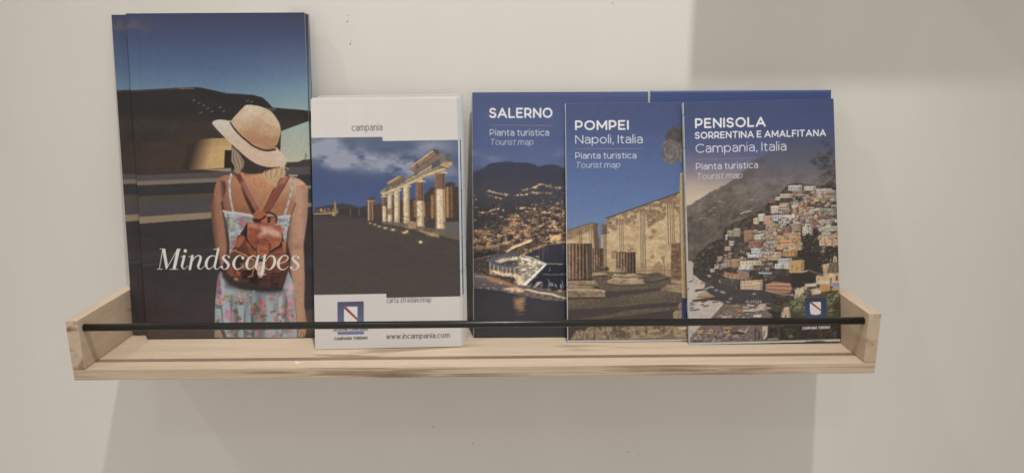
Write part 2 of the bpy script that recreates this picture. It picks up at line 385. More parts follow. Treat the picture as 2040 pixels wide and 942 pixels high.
    c.poly(G((290, 520), (335, 480), (560, 600), (545, 690), (420, 720), (260, 640)), (98, 62, 50), 2)
    c.poly(G((330, 560), (440, 560), (430, 690), (330, 680)), (54, 42, 38), 3, .85)
    c.stroke(G((340, 486), (450, 540), (560, 602)), 3.4, (196, 122, 88), .95)
    c.stroke(G((290, 510), (340, 480)), 2.6, (190, 130, 100), .9)
    c.poly(G((400, 640), (580, 600), (560, 700), (420, 710)), (150, 104, 84), 2, .9)
    c.poly(G((440, 715), (610, 700), (600, 900), (420, 840)), (48, 36, 36), 3)
    c.poly(G((240, 700), (300, 660), (340, 790), (280, 790)), (134, 76, 56), 2)
    c.poly(G((345, 715), (405, 735), (395, 780), (345, 770)), (160, 86, 58), 1.2)
    c.stroke(G((556, 690), (535, 780), (490, 790)), 2.6, (196, 118, 82), .95)
    for k in range(5): c.blob(*G((400 + k * 22, 825 + (k % 2) * 18))[0], 2.6, 2.2, (104, 74, 64), .7, .6)
    c.poly(G((655, 780), (760, 755), (955, 725), (895, 905), (780, 915), (655, 905)), (84, 54, 46), 1.5)
    c.poly(G((690, 690), (950, 630), (945, 720), (720, 750)), (112, 64, 48), 2)
    c.poly(G((745, 780), (850, 760), (840, 940), (775, 965), (755, 900)), (62, 42, 38), 1.2)
    for k in range(3): c.stroke(G((780, 780 + k * 32), (836, 776 + k * 32)), 1.4, (120, 84, 70), .7)
    c.stroke(G((660, 905), (895, 903)), 1.2, (130, 84, 70), .6)
    flap = G((488, 152), (600, 168), (884, 208), (882, 372), (850, 424), (742, 490), (596, 486), (530, 410), (486, 345))
    fc = c.ramp([(0, (128, 62, 42)), (.5, (162, 86, 58)), (1, (182, 108, 80))], c.noise(20, 14, 8, 3))
    c.stroke(G((486, 350), (530, 420), (596, 495), (742, 500), (850, 434)), 3.5, (56, 36, 32), .9, 1.2)
    c.poly(flap, lambda sl: fc[sl], .7)
    c.poly(G((500, 168), (600, 180), (640, 240), (560, 230), (505, 210)), (206, 142, 116), 3, .7)
    c.poly(G((640, 200), (760, 215), (870, 270), (868, 330), (780, 320), (720, 290), (640, 330), (610, 320), (650, 260)), (222, 176, 156), 4, .85)
    c.stroke(G((490, 165), (488, 345), (530, 408), (596, 480)), 1.0, (214, 150, 122), .7); c.stroke(G((880, 215), (876, 370), (848, 418), (745, 484)), 1.0, (214, 146, 118), .7)
    c.poly(G((586, 420), (610, 380), (660, 358), (720, 372), (750, 425), (742, 480), (720, 550), (600, 550), (592, 480)), (168, 92, 62), .6)
    c.stroke(G((588, 480), (586, 420), (610, 380), (660, 358), (720, 372), (750, 425), (742, 480), (722, 550)), 1.5, (96, 52, 38), .9, .5, 3)
    c.poly(G((600, 380), (660, 360), (720, 378), (745, 420), (600, 410)), (128, 68, 48), 2.5, .6)
    c.poly(G((610, 560), (700, 560), (690, 600), (615, 605)), (46, 36, 40), 1.2)
    c.stroke(G((625, 575), (690, 588)), 1.6, (190, 180, 176), .8)
    c.poly(G((588, 640), (640, 610), (690, 650), (680, 740), (650, 798), (615, 798), (594, 740)), (202, 162, 146), .8)
    c.poly(G((302, 880), (322, 812), (350, 800), (378, 826), (352, 892), (322, 912)), (208, 142, 118), .7)
    # skirt
    sk = G((172, 730), (140, 800)) + K((165, 100), (132, 210), (108, 400), (100, 600), (100, 838), (1052, 838), (1040, 620), (1030, 450), (1012, 250), (1000, 178), (955, 70), (900, 250), (870, 290), (680, 270), (480, 240), (300, 190), (230, 120))
    sb = c.ramp([(0, (124, 134, 142)), (.5, (158, 172, 180)), (1, (178, 192, 198))], c.noise(7, 60, 21, 2))
    c.poly(sk, lambda sl: sb[sl], .7)
    c.poly(K((220, 120), (320, 190), (600, 240), (880, 280), (870, 330), (600, 340), (420, 310), (230, 260)), (70, 62, 62), 6, .8)
    c.poly(K((175, 60), (235, 100), (310, 175), (480, 222), (680, 255), (890, 260), (885, 300), (660, 318), (440, 292), (280, 235), (190, 150)), (54, 45, 44), 3, .9)
    c.poly(K((325, 300), (500, 310), (505, 440), (420, 450), (340, 390)), (160, 158, 140), 5, .7)
    c.poly(K((505, 320), (690, 330), (680, 430), (520, 430)), (128, 136, 144), 5, .7)
    for pts in (K((150, 380), (185, 560), (185, 838)), K((300, 360), (290, 560), (300, 838)), K((515, 340), (530, 560), (545, 838)), K((905, 290), (925, 400), (950, 640)), K((430, 700), (450, 838))):
        c.stroke(pts, 3.2, (92, 92, 100), .75, 1.8, 4)
    for (x, y, rx, ry, col) in [(150, 200, 28, 90, (168, 98, 116)), (155, 330, 26, 60, (160, 84, 110)), (190, 400, 40, 22, (176, 90, 108)), (255, 590, 40, 60, (196, 120, 140)), (280, 640, 30, 30, (204, 110, 130)), (655, 450, 34, 75, (214, 128, 124)), (640, 440, 22, 40, (222, 104, 96)), (565, 500, 30, 40, (222, 120, 108)), (640, 560, 60, 30, (218, 142, 132)), (500, 550, 30, 40, (206, 160, 166)), (600, 620, 40, 26, (214, 146, 140)),
                                (975, 250, 50, 60, (208, 168, 176)), (970, 430, 40, 45, (222, 136, 134)), (920, 390, 14, 45, (206, 130, 140)), (610, 780, 34, 40, (216, 130, 140)), (745, 780, 24, 28, (212, 140, 150)), (300, 815, 30, 14, (200, 120, 134)), (860, 810, 40, 12, (208, 136, 144)), (950, 320, 30, 40, (214, 176, 184))]:
        (bx, by), = K((x, y))
        for q in range(4): c.blob(bx + c.rng.uniform(-.4, .4) * rx / 5.9, by + c.rng.uniform(-.4, .4) * ry / 5.9, rx / 5.9 * c.rng.uniform(.4, .9), ry / 5.9 * c.rng.uniform(.4, .9), np.clip(np.array(col) + c.rng.randint(-14, 14), 0, 255), .6, .6)
    for (x, y, rx, ry, col) in [(400, 440, 46, 60, (104, 98, 86)), (380, 400, 30, 30, (92, 88, 82)), (345, 540, 50, 26, (150, 144, 116)), (340, 545, 34, 14, (98, 92, 80)), (370, 620, 48, 32, (104, 104, 92)), (350, 590, 44, 18, (188, 186, 164)), (560, 560, 30, 40, (128, 122, 106)), (690, 590, 16, 44, (120, 118, 110)), (910, 480, 34, 60, (178, 160, 112)), (885, 480, 16, 40, (120, 104, 76)), (890, 580, 40, 40, (96, 98, 96)), (930, 620, 14, 60, (170, 156, 96)), (1000, 590, 24, 40, (116, 116, 112)), (860, 650, 30, 14, (112, 96, 82)), (820, 460, 18, 12, (140, 140, 120)), (470, 790, 36, 30, (116, 118, 112)), (520, 800, 26, 26, (104, 104, 100)), (925, 770, 18, 30, (130, 126, 100)), (880, 790, 14, 20, (112, 110, 100)), (690, 760, 20, 20, (130, 130, 124)), (300, 470, 16, 30, (104, 108, 104)), (120, 470, 14, 20, (110, 110, 112))]:
        (bx, by), = K((x, y))
        for q in range(3):
            a = c.rng.uniform(0, 3.1)
            c.blob(bx + c.rng.uniform(-.4, .4) * rx / 5.9, by + c.rng.uniform(-.4, .4) * ry / 5.9, rx / 5.9 * c.rng.uniform(.5, .8), ry / 5.9 * c.rng.uniform(.35, .7), np.clip(np.array(col) + c.rng.randint(-20, 20), 0, 255), .7, .5, a)
    fl = [((216, 132, 140), (196, 96, 112)), ((226, 150, 142), (206, 108, 100)), ((112, 108, 94), (78, 76, 68)), ((148, 140, 112), (98, 92, 78)), ((186, 168, 124), (128, 112, 84)), ((206, 164, 174), (172, 112, 130))]
    for k in range(64):
        bx, by = c.rng.uniform(431, 583), c.rng.uniform(586, 671); a, b = fl[c.rng.randint(6)]
        for q in range(5):
            an = q * 1.26 + c.rng.rand(); r = c.rng.uniform(1.8, 4.6)
            c.blob(bx + r * math.cos(an), by + r * .8 * math.sin(an), r * .8, r * .55, np.clip(np.array(a) + c.rng.randint(-16, 16), 0, 255), .62, .5, an)
        c.blob(bx, by, 1.5, 1.3, b, .7, .6); c.stroke([(bx - 2, by + 2), (bx + 3, by + c.rng.uniform(-3, 3))], .8, (86, 84, 78), .5)
    for k in range(120):
        bx, by = c.rng.uniform(430, 584), c.rng.uniform(580, 670)
        c.blob(bx, by, c.rng.uniform(.8, 3.2), c.rng.uniform(.8, 2.6), [(104, 104, 92), (214, 140, 140), (120, 112, 96), (206, 214, 216), (186, 120, 134), (140, 150, 156), (170, 160, 130)][k % 7], .55, .6)
    c.poly(K((95, 760), (160, 756), (205, 838), (100, 838)), (160, 128, 96), 2, .8)
    c.poly(K((165, 756), (210, 756), (240, 838), (200, 838)), (70, 56, 52), 2, .8)
    # hand
    c.poly(K((1045, 640), (1160, 650), (1155, 740), (1135, 825), (1100, 832), (1050, 800), (1060, 740)), (190, 146, 118), 1)
    for a, b in (((1070, 750), (1050, 800)), ((1105, 760), (1085, 815)), ((1130, 770), (1115, 822))): c.stroke(K(a, b), 1.8, (120, 82, 64), .85, .8)
    # hair under the hat
    c.poly(Ht((310, 555), (400, 640), (500, 720), (600, 780), (760, 812), (860, 812), (880, 850), (700, 870), (560, 890), (470, 885), (380, 860), (330, 740)), (62, 50, 47), 1.4)
    c.poly(Ht((308, 570), (340, 590), (400, 660), (452, 740), (440, 800), (400, 850), (340, 872), (335, 800), (300, 745)), (134, 114, 94), 1.4)
    for k in range(9):
        o = k * 15
        c.stroke(Ht((318 + o * .5, 600 + o * .4), (310 + o, 730), (345 + o * .8, 800), (330 + o * .6, 868)), 1.5, [(196, 176, 146), (104, 86, 72), (168, 146, 118)][k % 3], .8, .6, 4)
    c.poly(Ht((650, 895), (720, 850), (820, 815), (900, 808), (940, 850), (930, 900), (865, 935), (838, 1000), (820, 1060), (790, 1000), (720, 960), (655, 935)), (188, 154, 112), 1.4)
    for k in range(12):
        o = k * 20
        c.stroke(Ht((690 + o, 850 - o * .15), (680 + o, 900), (720 + o * .5, 950 - o * .1), (760 + o * .3, 1000 - o * .3)), 1.5, [(222, 198, 158), (150, 112, 78), (204, 172, 128)][k % 3], .75, .6, 4)
    c.stroke(Ht((940, 810), (970, 832)), 2, (190, 180, 170), .7)
    c.stroke(F((560, 110), (570, 180), (600, 190)), 1, (150, 96, 68), .7, .6, 4); c.stroke(F((650, 150), (640, 200), (680, 225), (700, 190)), 1, (150, 96, 68), .7, .6, 4)
    # hat
    hat = spline(Ht((75, 295), (100, 268), (145, 256), (220, 257), (290, 268)), 4, False)[:-1] + spline(Ht((300, 265), (350, 205), (420, 130), (465, 85), (510, 75), (600, 82), (680, 105), (760, 145), (820, 210), (865, 290), (881, 360), (876, 420), (852, 500), (824, 570)), 4, False)[:-1] + spline(Ht((830, 575), (875, 620), (925, 690), (943, 745), (925, 782), (880, 800), (780, 808), (690, 800), (600, 772), (500, 712), (400, 628), (300, 538), (200, 440), (120, 358), (78, 305)), 4, False)
    brim = c.ramp([(245, (204, 196, 184)), (275, (204, 184, 162)), (310, (208, 178, 152)), (338, (212, 176, 148))], Y)
    c.poly(hat, lambda sl: brim[sl], .6)
    c.poly(Ht((830, 585), (930, 700), (935, 760), (880, 790), (820, 760), (800, 640)), (216, 196, 176), 5, .6)
    crown = Ht((300, 268), (350, 205), (420, 130), (465, 85), (510, 75), (600, 82), (680, 105), (760, 145), (820, 210), (865, 290), (881, 360), (876, 420), (850, 505), (812, 600), (740, 604), (640, 584), (560, 548), (480, 492), (400, 420), (335, 345))
    tt = (Y - 212) / 92 + (c.noise(22, 14, 6, 2) - .5) * .5 - np.clip((X - 545) / 120, -.2, .3) * .4
    cr = c.ramp([(0, (212, 198, 174)), (.3, (208, 180, 148)), (.62, (194, 150, 112)), (1.1, (176, 126, 90))], tt)
    c.poly(crown, lambda sl: cr[sl], .6)
    c.poly(Ht((700, 130), (770, 150), (850, 280), (870, 350), (780, 340), (720, 260)), (204, 178, 148), 5, .6)
    c.poly(Ht((560, 400), (700, 440), (820, 480), (800, 590), (680, 570)), (172, 124, 92), 6, .5)
    for k in range(24):
        o = k * 17
        jx = c.rng.uniform(-26, 26)
        c.stroke(Ht((335 + o * .55 + jx, 262 - o * .18 + jx), (430 + o * .72, 370 + o * .02 - k * 4), (560 + o * .68, 480 + o * .1 - k * 8)), [.3, .9, .8], (158, 112, 80), c.rng.uniform(.12, .42), .5, 3)
    c.stroke(Ht((292, 285), (330, 350), (400, 430), (480, 500), (560, 560), (640, 595), (720, 612), (815, 600)), [2.6, 3.2, 3.4, 3.6, 3.6, 3.8, 3.9, 3.6], (64, 46, 42), 1, .6, 4)
    c.stroke(Ht((815, 570), (840, 548)), 2.0, (70, 50, 46), .9)
    fold = c.noise(9, 80, 77, 2); inside = np.clip((Y - 575) / 30, 0, 1) * np.clip((578 - X) / 12, 0, 1) * ((X > 428) & (c.a.mean(-1) > .42)).astype(np.float32)
    c.a *= (1 - .30 * inside * np.clip((fold - .45) * 3, 0, 1))[..., None]
    c.a *= (1 + .16 * (c.noise(26, 12, 88, 4) - .5) * ((Y > 190) & (c.a.mean(-1) < .3)))[..., None]
    fig = np.clip((c.a[..., 0] - c.a[..., 2]) * 7 - .4, 0, 1) * (Y > 205) * (X > 415)
    c.a *= (1 + fig * (.10 * (c.noise(7, 7, 91, 4) - .5) + .10 * (c.noise(2.2, 2.2, 92, 2) - .5)))[..., None]
    bag = np.clip(1 - np.hypot((X - 517) / 58, (Y - 520) / 52), 0, .35) / .35
    c.a *= (1 + .5 * bag * (c.noise(8, 6, 93, 4) - .56))[..., None]
    c.warp(.35, 7, 3, .06)
    # ------------------------------------------------ title, broad-nib italic
    col = (226, 220, 208)
    def nib(*q): c.stroke(E7(*[(a, b) for a, b, w in q]), [w / 6.375 for a, b, w in q], col, 1, .45, 5)
    def ball(x, y, r): c.blob(*E7((x, y))[0], r / 6.375, r / 6.375, col, 1, .12)
    nib((90, 388, 8), (156, 388, 8)); nib((118, 386, 9), (160, 140, 10)); nib((126, 136, 8), (190, 136, 8))
    c.poly(E7((152, 134), (190, 134), (224, 330), (212, 386), (198, 386)), col, .4); nib((206, 384, 10), (346, 140, 9))
    c.poly(E7((336, 134), (378, 134), (322, 386), (282, 386)), col, .4); nib((248, 388, 8), (352, 388, 8)); nib((345, 136, 8), (384, 136, 8))
    ball(443, 157, 21); nib((388, 230, 8), (430, 222, 12)); nib((430, 222, 30), (412, 300, 32), (402, 345, 28), (416, 380, 12), (440, 376, 8), (476, 342, 7))
    nib((488, 230, 8), (532, 222, 12)); nib((532, 220, 30), (500, 382, 32)); nib((512, 330, 8), (552, 250, 12), (605, 214, 14), (636, 236, 28), (620, 300, 32), (604, 348, 28), (622, 382, 12), (650, 374, 8), (686, 340, 7))
    nib((800, 134, 8), (850, 130, 12)); nib((858, 128, 28), (826, 280, 30), (812, 350, 26), (830, 382, 12), (856, 374, 8), (888, 342, 7))
    nib((838, 240, 8), (790, 213, 12), (735, 240, 24), (704, 310, 36), (718, 368, 22), (756, 376, 10), (812, 320, 8))
    nib((990, 222, 10), (950, 206, 10), (916, 238, 24), (950, 280, 34), (986, 324, 32), (968, 370, 14), (930, 382, 10), (902, 368, 9)); ball(990, 228, 14); ball(901, 354, 16)
    nib((1168, 232, 10), (1130, 206, 10), (1078, 240, 24), (1050, 310, 36), (1068, 366, 22), (1108, 380, 12), (1176, 338, 7)); ball(1166, 238, 19)
    nib((1350, 240, 8), (1300, 210, 12), (1245, 240, 24), (1214, 310, 36), (1228, 368, 22), (1268, 374, 10), (1326, 318, 8)); nib((1362, 212, 28), (1336, 310, 32), (1328, 352, 26), (1344, 382, 11), (1366, 374, 8), (1392, 350, 7))
    nib((1396, 230, 8), (1440, 212, 12)); nib((1444, 206, 30), (1404, 440, 32)); nib((1352, 443, 8), (1456, 443, 8)); nib((1448, 280, 8), (1500, 214, 12), (1552, 220, 24), (1568, 284, 36), (1536, 352, 26), (1494, 380, 10), (1440, 360, 8))
    nib((1610, 304, 8), (1690, 282, 9), (1736, 236, 14), (1712, 204, 12), (1664, 212, 14), (1618, 270, 32), (1612, 330, 34), (1640, 374, 18), (1690, 376, 9), (1742, 336, 7))
    nib((1866, 220, 10), (1826, 204, 10), (1792, 238, 24), (1826, 280, 34), (1862, 324, 32), (1844, 370, 14), (1804, 382, 10), (1776, 368, 9)); ball(1866, 228, 14); ball(1776, 354, 16)
    return c

def emblem(c, q, shield, blue0, blue1, red):
    # blue square with the white shield and its red diagonal band
    ys = [p[1] for p in q]
    g = c.ramp([(min(ys), blue0), (max(ys), blue1)], c.Y)
    c.poly(q, lambda sl: g[sl], .45)
    c.poly(shield, (222, 216, 210), .45)
    a, b, d, e = shield[0], shield[1], shield[2], shield[-1]
    lx = lambda p, r, t: (p[0] + (r[0] - p[0]) * t, p[1] + (r[1] - p[1]) * t)
    c.poly([lx(a, b, -.02), lx(a, b, .16), lx(b, d, .86), lx(d, shield[3], .14), lx(a, e, .14)], red, .45)

# ---- white road map with a temple colonnade at night
def paint_roadmap():
    c = Canvas(612, 188, 935, 705, 1.5, 2)
    X, Y = c.X, c.Y
    c.a[:] = np.array([211, 203, 196], np.float32) / 255
    n = c.noise(60, 90, 2, 2)
    c.a *= (1 + .02 * (n - .5))[..., None]
    for x in (650, 690, 729, 770, 829, 868, 889): c.stroke([(x, 195), (x + 1, 275)], 1.0, (202, 196, 190), .5, .8)
    c.stroke([(622, 206), (912, 202)], 1.4, (198, 192, 187), .55, .8)
    Q = Zf(615, 260, 4.956); P = Zf(740, 280, 4.284); R = Zf(620, 570, 6.58)
    pic = Q((20, 72), (730, 62), (735, 103)) + [(913, 278), (922, 588)] + R((990, 145), (985, 90), (30, 112))
    sky = c.ramp([(272, (92, 101, 124)), (300, (80, 93, 122)), (340, (72, 86, 122)), (380, (70, 87, 128)), (420, (80, 94, 130)), (440, (78, 84, 108))], Y)
    cl = c.noise(58, 30, 41, 5); c2 = c.noise(30, 16, 17, 4)
    band = np.exp(-((Y - (300 + (X - 625) * .16)) / 20) ** 2) * np.clip((960 - X) / 160, 0, 1) + .8 * np.exp(-(((X - 672) / 26) ** 2 + ((Y - 324) / 12) ** 2)) + .7 * np.exp(-(((X - 650) / 40) ** 2 + ((Y - 288) / 18) ** 2)) + .55 * np.exp(-(((X - 860) / 45) ** 2 + ((Y - 295) / 22) ** 2)) + .45 * np.exp(-(((X - 800) / 60) ** 2 + ((Y - 335) / 12) ** 2))
    m = np.clip(band * 1.25 * np.clip((cl * .5 + c2 * .5 - .32) * 4.2, 0, 1.2), 0, 1)
    sky = sky + (np.array([150, 154, 170], np.float32) / 255 - sky) * (m * .95)[..., None]
    c.poly(pic, lambda sl: sky[sl], .5)
    gm = c.ramp([(425, (70, 62, 58)), (450, (76, 68, 64)), (520, (75, 67, 63)), (590, (78, 70, 65))], Y)
    pl, pm = c.pmask(pic, .5)
    def inpic(pts, col, soft=.5, alpha=1.0):
        c.poly([(min(max(x, 600), 940), y) for x, y in pts], col, soft, alpha)
    # distance: hills, lit town, campanile
    inpic(Q((60, 760), (200, 735), (330, 715), (420, 730), (500, 755), (560, 735), (640, 745), (720, 715), (800, 700)) + [(922, 380), (922, 445), (625, 445)], (66, 62, 70), 1.2)
    inpic(Q((300, 770), (560, 765), (570, 850), (300, 850)), (60, 56, 58), 1)
    ground = Q((30, 815), (330, 830), (520, 870), (600, 905), (720, 950)) + P((120, 720), (300, 760), (420, 790), (560, 840), (780, 880)) + [(923, 500), (923, 588)] + R((990, 145), (985, 90), (30, 112))
    c.poly([(740, 440), (935, 430), (935, 570), (740, 570)], (74, 65, 61), 1)
    c.poly(ground, lambda sl: gm[sl], .9)
    for k in range(46):
        x = c.rng.uniform(55, 285); y = c.rng.uniform(762, 812)
        (bx, by), = Q((x, y)); c.rect(bx, by, bx + c.rng.uniform(1, 4), by + c.rng.uniform(1, 4.5), [(178, 132, 88), (150, 106, 74), (198, 160, 116), (110, 84, 66)][k % 4], .85)
    c.poly(Q((252, 800), (254, 720), (262, 685), (272, 720), (276, 800)), (170, 124, 84), .6)
    c.stroke(Q((55, 820), (160, 818), (285, 808)), 2, (206, 164, 112), .9); c.blob(*Q((250, 830))[0], 3.5, 1.6, (220, 180, 120), .9, .7)
    for x in (415, 500): c.stroke(Q((x, 770), (x, 835)), 1.8, (120, 104, 92), .8)
    c.stroke(Q((55, 925), (300, 905), (520, 890)), 1.0, (92, 84, 78), .6, .8)
    # ruined pier
    c.poly(Q((575, 700), (585, 668), (655, 640), (660, 690), (640, 730), (640, 870), (580, 870), (585, 740)), (86, 70, 64), .8)
    c.stroke(Q((594, 690), (594, 880)), 3.2, (190, 150, 108), .95); c.stroke(Q((630, 690), (634, 880)), 2.8, (168, 122, 84), .9); c.stroke(Q((612, 700), (612, 880)), 2.2, (130, 96, 76), .9)
    c.stroke(Q((585, 690), (655, 690)), 2.6, (170, 140, 108), .9)
    inpic(P((20, 545), (110, 525), (110, 650), (20, 650)), (78, 66, 60), 1)
    # back walls
    inpic(P((180, 520), (350, 500), (390, 498), (460, 450), (505, 410), (545, 400), (640, 385), (650, 355), (690, 345), (700, 390), (760, 385)) + [(922, 370), (922, 470)] + P((560, 700), (180, 680)), (70, 58, 56), 1)
    for x0, x1 in ((195, 270), (330, 385), (455, 520)): inpic(P((x0, 520), (x1, 510), (x1, 660), (x0, 660)), (84, 66, 58), 1.5, .8)
    c.stroke(P((370, 510), (372, 640)), 5, (150, 106, 70), .9, 1.2); c.stroke(P((452, 520), (456, 640)), 2.6, (176, 128, 84), .9, .8)
    c.stroke(P((520, 470), (522, 650)), 6, (176, 128, 78), .9, 1.4); c.stroke(P((535, 430), (538, 650)), 3.4, (120, 88, 66), .9, 1)
    c.stroke(P((505, 410), (545, 400)), 6, (74, 62, 60), .9, 1)
    c.stroke(P((648, 390), (650, 640)), 5.5, (188, 138, 84), .95, 1.2); c.stroke(P((680, 370), (684, 640)), 6, (128, 92, 66), .9, 1.2)
    c.stroke(P((640, 375), (700, 370)), 8, (70, 60, 60), .9, 1.4)
    for k in range(60):
        x, y = c.rng.uniform(500, 740), c.rng.uniform(440, 640); (bx, by), = P((x, y))
        c.rect(bx, by, bx + 3, by + 1.2, (96, 78, 66), .3)
    # colonnade
    stone = (214, 188, 146)
    def column(xt, yt, xb, yb, w, brick):
        (ax, ay), (bx, by) = P((xt, yt), (xb, yb)); w /= 4.284
        for f, col, al in ((0, stone, 1), (.36, (150, 122, 98), .7), (-.30, (236, 216, 180), .9), (-.48, (150, 122, 92), .6)):
            c.stroke([(ax + f * w, ay), (bx + f * w, by)], w if f == 0 else w * .26, col, al, .5 if f == 0 else 1.0)
        if brick:
            ty = ay + (by - ay) * brick; c.rect(ax - w / 2, ay, ax + w / 2, ty, (122, 86, 70), .92)
            c.rect(ax - w / 2, ay, ax - w / 4, ty, (158, 116, 88), .55, 1); c.rect(ax + w / 4, ay, ax + w / 2, ty, (80, 62, 58), .5, 1)
        c.stroke([(ax - w * .72, ay - .8), (ax + w * .72, ay - 1.2)], 2.6 if w > 9 else 1.8, (206, 186, 150), 1)
        c.stroke([(bx - w * .66, by + .5), (bx + w * .66, by + .5)], 2.2, (118, 104, 90), .9)
    column(110, 480, 114, 690, 34, .36); column(158, 455, 160, 690, 40, 0); c.rect(*P((140, 575))[0], *P((180, 628))[0], (140, 104, 84), .8)
    column(218, 425, 220, 695, 48, 0); column(298, 390, 302, 715, 54, 0); column(414, 350, 420, 730, 64, .42); column(586, 275, 594, 755, 80, .28)
    c.stroke(P((198, 575), (240, 550)), .9, (130, 108, 84), .6); c.stroke(P((275, 560), (320, 535)), .9, (130, 108, 84), .6); c.stroke(P((385, 560), (440, 530)), .9, (130, 108, 84), .6)
    # entablature
    c.poly(P((80, 455), (82, 425), (130, 395), (250, 345), (400, 250), (520, 180), (560, 150), (640, 100), (680, 100), (694, 180), (660, 215), (655, 245), (560, 280), (440, 320), (330, 372), (240, 410), (180, 440), (120, 460)), (152, 136, 116), .7)
    c.poly(P((335, 245), (360, 268), (400, 262), (520, 190), (640, 120), (640, 98), (576, 112), (470, 180), (380, 236)), (128, 110, 94), .8)
    c.poly(P((140, 372), (130, 402), (250, 352), (300, 318), (262, 300), (240, 330)), (122, 104, 88), .8)
    c.poly(P((330, 215), (520, 75), (545, 70), (580, 90), (576, 120), (470, 190), (380, 250), (350, 248)), (148, 118, 94), .7)
    c.stroke(P((340, 222), (530, 82)), 2.6, (206, 176, 136), .9); c.stroke(P((375, 240), (560, 118)), 2.2, (96, 78, 68), .85); c.stroke(P((385, 200), (400, 225)), 4, (92, 70, 60), .7)
    c.poly(P((520, 78), (545, 70), (580, 90), (576, 122), (548, 110)), (84, 76, 74), .8)
    c.poly(P((135, 355), (230, 295), (262, 300), (250, 330), (150, 380)), (160, 126, 96), .7); c.stroke(P((140, 362), (240, 305)), 1.8, (208, 176, 132), .8); c.stroke(P((150, 376), (250, 322)), 1.4, (88, 70, 62), .8)
    c.stroke(P((84, 446), (130, 420), (260, 362), (400, 278), (540, 198), (600, 165)), 3.0, (196, 172, 134), .85, .9)
    c.stroke(P((100, 455), (250, 395), (330, 360), (450, 300), (560, 258), (650, 225)), 3.8, (224, 190, 132), .9, 1)
    c.stroke(P((100, 432), (250, 360), (400, 268), (520, 196), (585, 158)), 1.8, (88, 80, 78), .85)
    for x, y in ((135, 418), (190, 388), (228, 372), (270, 350), (380, 285)): c.poly(P((x - 12, y + 16), (x - 12, y - 14), (x + 20, y - 32), (x + 20, y)), (100, 94, 92), .6, .9)
    c.poly(P((515, 190), (590, 148), (588, 205), (520, 240)), (84, 84, 92), .7); c.poly(P((590, 150), (640, 100), (680, 100), (694, 180), (690, 210), (620, 215), (590, 205)), (116, 110, 108), .8)
    c.poly(P((590, 200), (630, 175), (690, 180), (688, 212), (640, 222), (590, 212)), (204, 160, 112), 1.2, .9); c.poly(P((630, 105), (684, 105), (694, 180), (632, 170)), (92, 92, 100), 1, .8)
    c.stroke(P((580, 220), (655, 235)), 2.2, (86, 76, 72), .9)
    # plinth, lamps in the ground
    c.poly(P((100, 690), (300, 700), (440, 735), (560, 750), (640, 770), (780, 810), (780, 850), (560, 800), (420, 770), (280, 735), (100, 705)), (112, 98, 86), 1.2, .9)
    c.poly(P((300, 690), (340, 680), (385, 690), (385, 740), (320, 750)), (170, 138, 102), 1.5)
    c.poly(P((620, 690), (745, 684), (760, 810), (640, 780)), (100, 94, 92), 1)
    c.stroke(P((420, 765), (500, 790), (570, 810)), 4.5, (186, 146, 96), .9, 1.8); c.blob(*P((520, 795))[0], 9, 3.5, (208, 168, 110), .8, .8)
    c.poly(P((545, 745), (640, 745), (640, 775), (540, 775)), (112, 100, 90), 1)
    for k in range(40):
        (bx, by), = P((c.rng.uniform(200, 480), c.rng.uniform(640, 690))); c.stroke([(bx, by), (bx + 3, by - 1)], .9, [(150, 124, 96), (90, 76, 68)][k % 2], .6)
    for x, y, r in ((420, 860, 3.2), (285, 780, 4.2), (185, 756, 4.0), (120, 742, 3.2), (68, 728, 2.6), (32, 712, 2.2), (-10, 700, 1.8)):
        (bx, by), = P((x, y)); c.blob(bx, by, r * 1.7, r * .9, (150, 124, 84), .5, .9); c.blob(bx, by, r, r * .42 if x < 400 else r * .8, (232, 212, 160), .95, .5)
    c.poly(P((290, 775), (300, 755), (318, 765), (310, 785)), (214, 180, 120), .9)
    keep = c.a.copy()
    st = c.noise(3.2, 2.6, 64, 3); br = np.clip((c.a[..., 0] - c.a[..., 2]) * 8 - .2, 0, 1) * ((Y > 296) & (Y < 470) & (X > 745))
    c.a *= (1 - .2 * br * np.clip(st - .40, 0, 1) * 2)[..., None]
    c.a *= (1 + .14 * (c.noise(12, 3.5, 65, 4) - .5) * np.clip((Y - 440) / 20, 0, 1))[..., None]
    c.glow(.72, .10, 6)
    c.warp(.22, 6, 4, .06)
    edge = np.clip((Y - 286) / 6, 0, 1) * np.clip((578 - Y) / 6, 0, 1)
    c.a = keep + (c.a - keep) * edge[..., None]
    # lettering
    gr = (128, 122, 118)
    c.text('campania', (701.5, 261.5), (762.5, 260.0), 14.2, 1.75, gr, 0, .80)
    c.text('carta stradale/map', (770.5, 602.6), (859.5, 600.4), 10.6, 1.35, gr, 0, .74)
    c.text('www.incampania.com', (768.5, 674.8), (895.5, 671.2), 10.6, 1.45, (92, 90, 98), .16, .95)
    c.text('CAMPANIA TURISMO', (665, 677.8), (732, 675.6), 6.2, 1.3, (84, 80, 84), .16, .8)
    emblem(c, R((343, 203), (688, 193), (690, 628), (343, 637)), R((428, 266), (606, 262), (606, 440), (590, 500), (520, 530), (440, 505), (428, 440)), (80, 84, 108), (112, 124, 160), (164, 78, 66))
    c.poly(R((278, 556), (750, 544), (750, 582), (278, 598)), (204, 200, 198), .5)
    c.text('REGIONE CAMPANIA', R((292, 588))[0], R((742, 576))[0], 5.6, 1.0, (80, 78, 84), 0, .9)
    c.stroke(R((278, 598), (750, 582)), .7, (140, 140, 150), .7)
    return c

